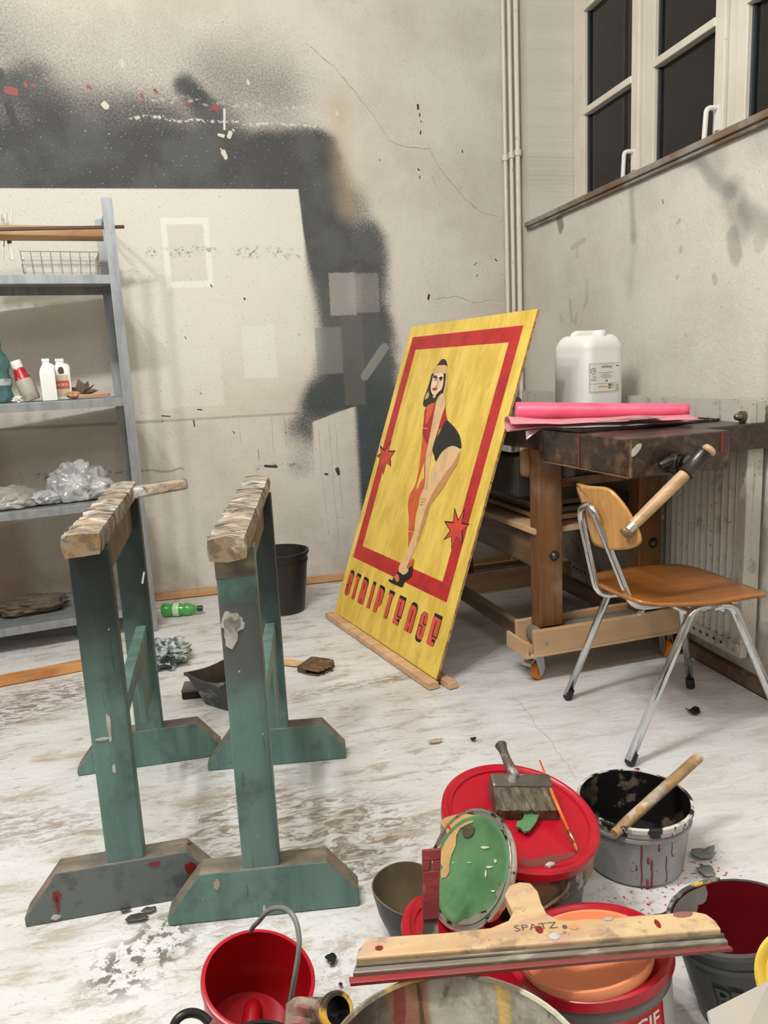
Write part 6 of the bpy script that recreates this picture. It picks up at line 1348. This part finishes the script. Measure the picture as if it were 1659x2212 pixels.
# grey scraped part of the inside and yellow drips on the rim
gsc = grunge('scraped_grey', srgb(128, 130, 128), [(srgb(150, 152, 150), 12, .5, .1, .5)], .35, bump=None)
b = MB(); n = 26; rv = lambda z: .092 + (.107 - .092) * z / DZ - .0042
row0, row1 = [], []
for i in range(n + 1):
    a = math.radians(82 + 118 * i / n); zl = DZ - .018 - .040 * max(0.0, math.sin(math.pi * i / n)) ** .7 - .018 * mnoise.noise(V((i * .5, 3, 0)))
    row0.append(b.bm.verts.new(M @ V((rv(DZ - .002) * math.cos(a), rv(DZ - .002) * math.sin(a), DZ - .002)))); row1.append(b.bm.verts.new(M @ V((rv(zl) * math.cos(a), rv(zl) * math.sin(a), zl))))
for i in range(n): b.bm.faces.new((row0[i], row0[i + 1], row1[i + 1], row1[i]))
b.build('scraped_patch', gsc, t, smooth='all')
rc_ = grunge('dried_rim_paint', srgb(60, 62, 62), [(srgb(150, 152, 150), 30, .50, .05, .85), (srgb(224, 178, 62), 16, .57, .04, .9), (srgb(40, 40, 40), 40, .58, .05, .8)], .35, bump=(60, .6, .003))
MB().tube([M @ V((.1085 * math.cos(math.radians(a)), .1085 * math.sin(math.radians(a)), DZ + .0005 + .0015 * mnoise.noise(V((a * .2, 0, 0))))) for a in range(66, 206, 5)], .0048, 8).build('dried_rim', rc_, t, smooth='all')
Mi = M.inverted(); fa = Mi @ V((0, 0, .1)); a0 = math.atan2(fa.y, fa.x) - .28; rd = lambda z: .0925 + .015 * z / DZ
b = MB(); text_mesh(b, 'PROSOL', .050, wrap(M, rd, a0 - .15, .066), 0, .0026); b.build('raised_shadow', Mat('letter_shadow', srgb(20, 21, 22), .6).mat, t)
b = MB(); text_mesh(b, 'PROSOL', .050, lambda x, y: wrap(M, lambda z: rd(z) + .0014, a0 - .15, .066)(x + .0026, y - .0036), 0, .0008); b.build('raised_letters', dkg, t)

# yellow lid and pale board at the right edge
yl = grunge('yellow_lid_paint', srgb(226, 190, 66), [(srgb(240, 214, 110), 5, .5, .12, .7), (srgb(120, 104, 60), 40, .68, .04, .7)], .35, bump=(20, .3, .002))
yc_ = at_y(1748, 2122, .82); yn_ = V((-.62, -.58, .45)).normalized()
t = thing('yellow_lid', 'yellow-painted round lid cut by the right edge of the photo', 'lid', yc_)
M = frame(yc_, yn_, (0, 0, 1)); MB().lathe([(0, -.012), (.066, -.012), (.072, -.008), (.073, .002), (.069, .004), (.064, .002), (.058, -.006), (0, -.007)], 64, M).build('lid_disc', yl, t, smooth=35)
pg = grunge('pale_grey_board', srgb(176, 174, 168), [(srgb(196, 180, 160), 4, .55, .1, .5)], .5)
v = [at_y(1528, 2186, .74), at_y(1659, 2120, .80), at_y(1760, 2150, .80), at_y(1700, 2330, .66), at_y(1560, 2330, .64)]
b = MB(); b.raw(v, [tuple(range(5))]); o = b.build('pale_board', pg, solid=.006, bevel=.0015); tag(o, 'pale grey board corner in the bottom right corner of the photo', 'board')

# wide squeegee across the buckets
sqz = .262; a0_, a1_ = at_z(757, 2128, sqz - .004), at_z(1584, 2052, sqz - .004); sx = (a1_ - a0_).normalized(); sy = V((-sx.y, sx.x, 0)).normalized(); 
LS = (a1_ - a0_).length
SM = Matrix.Translation(a0_) @ Matrix((sx, sy, sx.cross(sy))).transposed().to_4x4()
t = thing('wide_squeegee', 'very wide scraper with a wooden handle and steel blade lying across the front buckets', 'scraper', (a0_ + a1_) / 2)
SI = SM.inverted(); 
def spx(px, py): q = SI @ at_z(px, py, sqz + .006); return (q.x, q.y)
wl = [spx(770, 2088), spx(776, 2066), spx(792, 2046), spx(812, 2040), spx(850, 2038), spx(960, 2031), spx(1060, 2020), spx(1098, 2004), spx(1108, 1986), spx(1098, 1966), spx(1090, 1946), spx(1100, 1928), spx(1122, 1920), spx(1146, 1922), spx(1162, 1940), spx(1170, 1966), spx(1182, 1990), spx(1210, 2003), spx(1260, 2004), spx(1380, 1993), spx(1500, 1985), spx(1525, 1990), spx(1545, 2005), spx(1558, 2024)]
swood = grunge('squeegee_wood', srgb(206, 180, 140), [(srgb(184, 152, 112), 5, .5, .12, .8, (.5, 3, 1)), (srgb(176, 142, 128), 12, .58, .06, .7, (.6, 2, 1)), (srgb(132, 112, 90), 22, .60, .06, .7), (srgb(120, 60, 56), 34, .68, .03, .8), (srgb(226, 220, 210), 40, .70, .03, .8)], .5, bump=(60, .3, .002))
wlow = [p for p in wl]
b = MB(); b.prism(wl[:1] + wl[1:], .004, .024, SM); wo = b.build('wooden_grip', swood, t, bevel=.003)
ya = spx(770, 2088); yb = spx(1558, 2024)
stl = grunge('paint_caked_steel', srgb(120, 112, 100), [(srgb(186, 180, 168), 10, .58, .05, .8, (.4, 1, 1)), (srgb(84, 78, 70), 9, .55, .1, .6, (.5, 1, 1))], .35, bump=(40, .6, .003))
redc = grunge('red_caked_edge', srgb(140, 44, 46), [(srgb(116, 70, 66), 10, .5, .1, .7, (.5, 1, 1)), (srgb(206, 150, 60), 9, .66, .04, .8, (.4, 1, 1))], .4, bump=(40, .6, .003))
midl, midr = (0 + .004, ya[1] * .48), (LS - .004, yb[1] * .42)
b = MB(); b.prism([(ya[0] - .002, ya[1] + .004), midl, midr, (yb[0] + .004, yb[1] + .004)], .000, .010, SM); b.build('blade', stl, t, bevel=.002)
b = MB(); b.prism([(-.002, ya[1] * .55), (0, 0), (LS, 0), (LS - .004, yb[1] * .50)], -.003, .003, SM); b.build('blade_edge', redc, t, bevel=.001)
b = MB(); b.tube([SM @ V((ya[0], ya[1] + .001, .012)), SM @ V((yb[0] + .004, yb[1] + .001, .012))], .0035, 8); b.build('clamp_strip', stl, t, smooth='all')
ink2 = Mat('pencil_mark', srgb(92, 78, 64), .6).mat
sw0 = spx(1112, 2030); b = MB(); text_mesh(b, 'SPATZ', .024, lambda x, y: SM @ V((sw0[0] + x, sw0[1] + y * .8, .0246))); b.build('scribbled_letters', ink2, t)
def dab(px, py, r1, r2, mat, seed):
    q = spx(px, py); poly = [(q[0] + r1 * (1 + .4 * mnoise.noise(V((math.cos(a) * 2, math.sin(a) * 2, seed)))) * math.cos(a), q[1] + r2 * math.sin(a)) for a in [k * math.pi / 7 for k in range(14)]]
    b = MB(); b.prism(poly, .024, .0252, SM); b.build('paint_dab', mat, wo)
dab(1198, 2041, .009, .007, white_blot, 1); dab(1314, 2003, .008, .004, white_blot, 2); dab(1420, 2013, .004, .009, red_blot, 3); dab(1240, 2021, .008, .005, grunge('orange_dab', srgb(206, 140, 84), (), .5, bump=None), 4)
dab(1475, 1993, .016, .006, grunge('mauve_dab', srgb(140, 92, 88), (), .5, bump=None), 5); dab(1220, 2020, .004, .004, ink2, 6); dab(820, 2066, .006, .005, red_blot, 7); dab(1165, 2026, .006, .008, red_blot, 8)

# small red bucket
RC, RN = V((.009, 1.166, .143)), V((.20, -.20, 1)).normalized()
t = thing('bucket', 'small bright red bucket with a grey arched handle, tilted on the sheet', 'bucket', (.0, 1.18, .004))
rin = grunge('red_bucket_inside', srgb(150, 8, 20), [(srgb(128, 4, 14), 4, .5, .2, .6)], .3, bump=None)
rh = .132; rbz = RC - RN * rh; rbz.z = max(rbz.z, .018)
M = pail(t, rbz.x, rbz.y, rbz.z, .074, .0925, rh, redp, rin, .004, RN)
b = MB(); lump = M @ V((.006, -.006, .012)); b.tube(spline([M @ V((.008, .046, .004)), M @ V((.006, .030, .016)), M @ V((.002, .0, .014)), M @ V((-.006, -.035, .010)), M @ V((-.008, -.055, .004))], 5), [.006 + .012 * math.sin(math.pi * (i + 1) / 23) ** .6 for i in range(21)], 16); b.build('paint_lump', rin, t, smooth='all')
hg = grunge('grey_tube_handle', srgb(118, 118, 114), [(srgb(90, 92, 90), 12, .5, .1, .6)], .4, bump=None)
hp = [(541, 2013, 1.235), (548, 2001, 1.22), (559, 1990, 1.205), (574, 1972, 1.185), (592, 1962, 1.165), (612, 1962, 1.145), (628, 1972, 1.125), (640, 1993, 1.11), (646, 2025, 1.095), (645, 2055, 1.085), (640, 2090, 1.078), (633, 2130, 1.074), (627, 2165, 1.072)]
MB().tube(spline([at_y(*p) for p in hp], 5), .0042, 12).build('handle', hg, t, smooth='all')

# paint-crusted pipe piece
pc = grunge('pipe_crust', srgb(120, 92, 84), [(srgb(150, 140, 126), 20, .55, .06, .8), (srgb(130, 50, 56), 14, .58, .06, .8), (srgb(52, 46, 40), 18, .56, .06, .8), (srgb(220, 180, 90), 30, .68, .04, .8)], .45, bump=(50, .8, .005))
t = thing('pipe_fitting', 'paint-crusted angled pipe piece with a black open mouth and yellow rim', 'pipe fitting', (.11, 1.02, .004))
m0, m1 = at_y(672, 2192, 1.005), at_y(728, 2184, .945); d = (m1 - m0).normalized()
b = MB(); b.tube([m0 - d * .02, m0, m0.lerp(m1, .5), m1], [.021, .023, .020, .0225], 24, caps=False); b.tube([at_y(648, 2240, .96), at_y(655, 2210, .98), at_y(661, 2176, .99), at_y(663, 2166, .995)], [.026, .028, .030, .022], 24); b.build('pipe_body', pc, t, smooth=50)
b = MB(); M = frame(m1, d); b.lathe([(.0235, -.012), (.0255, -.006), (.0255, .002), (.023, .005), (.0185, .004)], 32, M); b.build('mouth_ring', grunge('yellow_black_ring', srgb(206, 160, 60), [(srgb(30, 30, 30), 14, .50, .04, .95)], .3, bump=None), t, smooth=40)
b = MB(); b.lathe([(.0186, .004), (.0175, -.03), (0, -.031)], 32, M); b.build('mouth_inside', Mat('mouth_black', srgb(18, 18, 18), .25).mat, t, smooth=50)

# big paint can in front
BC, BRd, BH = V((.2397, .7922, .2513)), .1839, .247
crusty = Mat('can_crust', srgb(150, 146, 136), .5)
cg_ = crusty.n('ShaderNodeNewGeometry'); cs_ = crusty.n('ShaderNodeSeparateXYZ'); crusty.link(cg_.outputs['Position'], cs_.inputs[0])
cc = crusty.mix(crusty.step(crusty.noise(crusty.coord((1, 1, .5)), 9, 6, .65), .40, .62), srgb(178, 174, 164), srgb(120, 112, 100))
cc = crusty.mix(crusty.math('MULTIPLY', crusty.step(crusty.noise(crusty.coord((1, 1, .5), (3, 1, 5)), 16, 5, .7), .55, .62), .7), cc, srgb(88, 76, 62))
xz = cs_.outputs[0]
cc = crusty.mix(crusty.math('MULTIPLY', crusty.step(xz, .14, .205, 1, 0), .92), cc, srgb(58, 44, 34))
wx = crusty.math('ADD', xz, crusty.math('MULTIPLY', crusty.math('SUBTRACT', crusty.noise(crusty.coord((1, 1, .2)), 22, 4), .5), .05))
bandm = lambda a, b_, s: crusty.math('MULTIPLY', crusty.step(wx, a - s, a + s), crusty.step(wx, b_ - s, b_ + s, 1, 0))
cc = crusty.mix(crusty.math('MULTIPLY', bandm(.195, .25, .008), .85), cc, srgb(142, 92, 66))
cc = crusty.mix(crusty.math('MULTIPLY', bandm(.200, .212, .002), .8), cc, srgb(120, 42, 40)); cc = crusty.mix(crusty.math('MULTIPLY', bandm(.232, .240, .002), .8), cc, srgb(66, 50, 40)); cc = crusty.mix(crusty.math('MULTIPLY', bandm(.352, .362, .004), .8), cc, srgb(206, 170, 84))
crusty.put(crusty.b.inputs['Base Color'], cc); crusty.bump(crusty.noise(crusty.coord(), 35, 5), .7, .005)
rimc = grunge('can_rim_crust', srgb(206, 200, 180), [(srgb(90, 80, 66), 13, .52, .05, .85), (srgb(214, 180, 86), 7, .58, .05, .8), (srgb(140, 80, 56), 9, .60, .05, .7)], .45, bump=(40, .6, .003))
t = thing('paint_can', 'large open paint can crusted inside with grey, brown and red runs', 'paint can', (BC.x, BC.y, .004))
M = Matrix.Translation((BC.x, BC.y, .004))
MB().lathe([(0, 0), (.170, 0), (.174, .004), (BRd - .003, BH - .01)], 80, M).build('can_wall', greyp.mat if False else grunge('can_outside', srgb(150, 146, 138), [(srgb(110, 104, 94), 8, .5, .1, .6)], .45), t, smooth=40)
MB().lathe([(BRd - .003, BH - .01), (BRd, BH - .008), (BRd, BH), (BRd - .004, BH + .001), (BRd - .0065, BH - .004)], 80, M).build('can_rim', rimc, t, smooth=60)
MB().lathe([(BRd - .0065, BH - .004), (BRd - .008, BH - .03), (BRd - .012, BH - .034), (.166, .03), (.15, .02), (0, .018)], 80, M, jitter=lambda j, a, r, z: (r - .004 * abs(mnoise.noise(V((a * 6, z * 4, 0)))) if r > 0 else r, z)).build('inside', crusty.mat, t, smooth='all')

# black bucket and its handle at the bottom edge
f = at_z(536, 2204, .165); BX, BY, BRR = f.x, f.y - .086, .082
t = thing('bucket', 'black bucket with a thick handle loop, just showing at the bottom edge', 'bucket', (BX, BY, .004))
pail(t, BX, BY, .004, .070, BRR, .160, blackp, blackin, .004)
hp = [(452, 2209, BY + .055), (436, 2194, BY + .06), (416, 2188, BY + .06), (396, 2192, BY + .055), (380, 2206, BY + .05), (372, 2230, BY + .045), (376, 2262, BY + .04)]
MB().tube(spline([at_y(*p) for p in hp], 5), .0065, 12).build('handle', blackp, t, smooth='all')
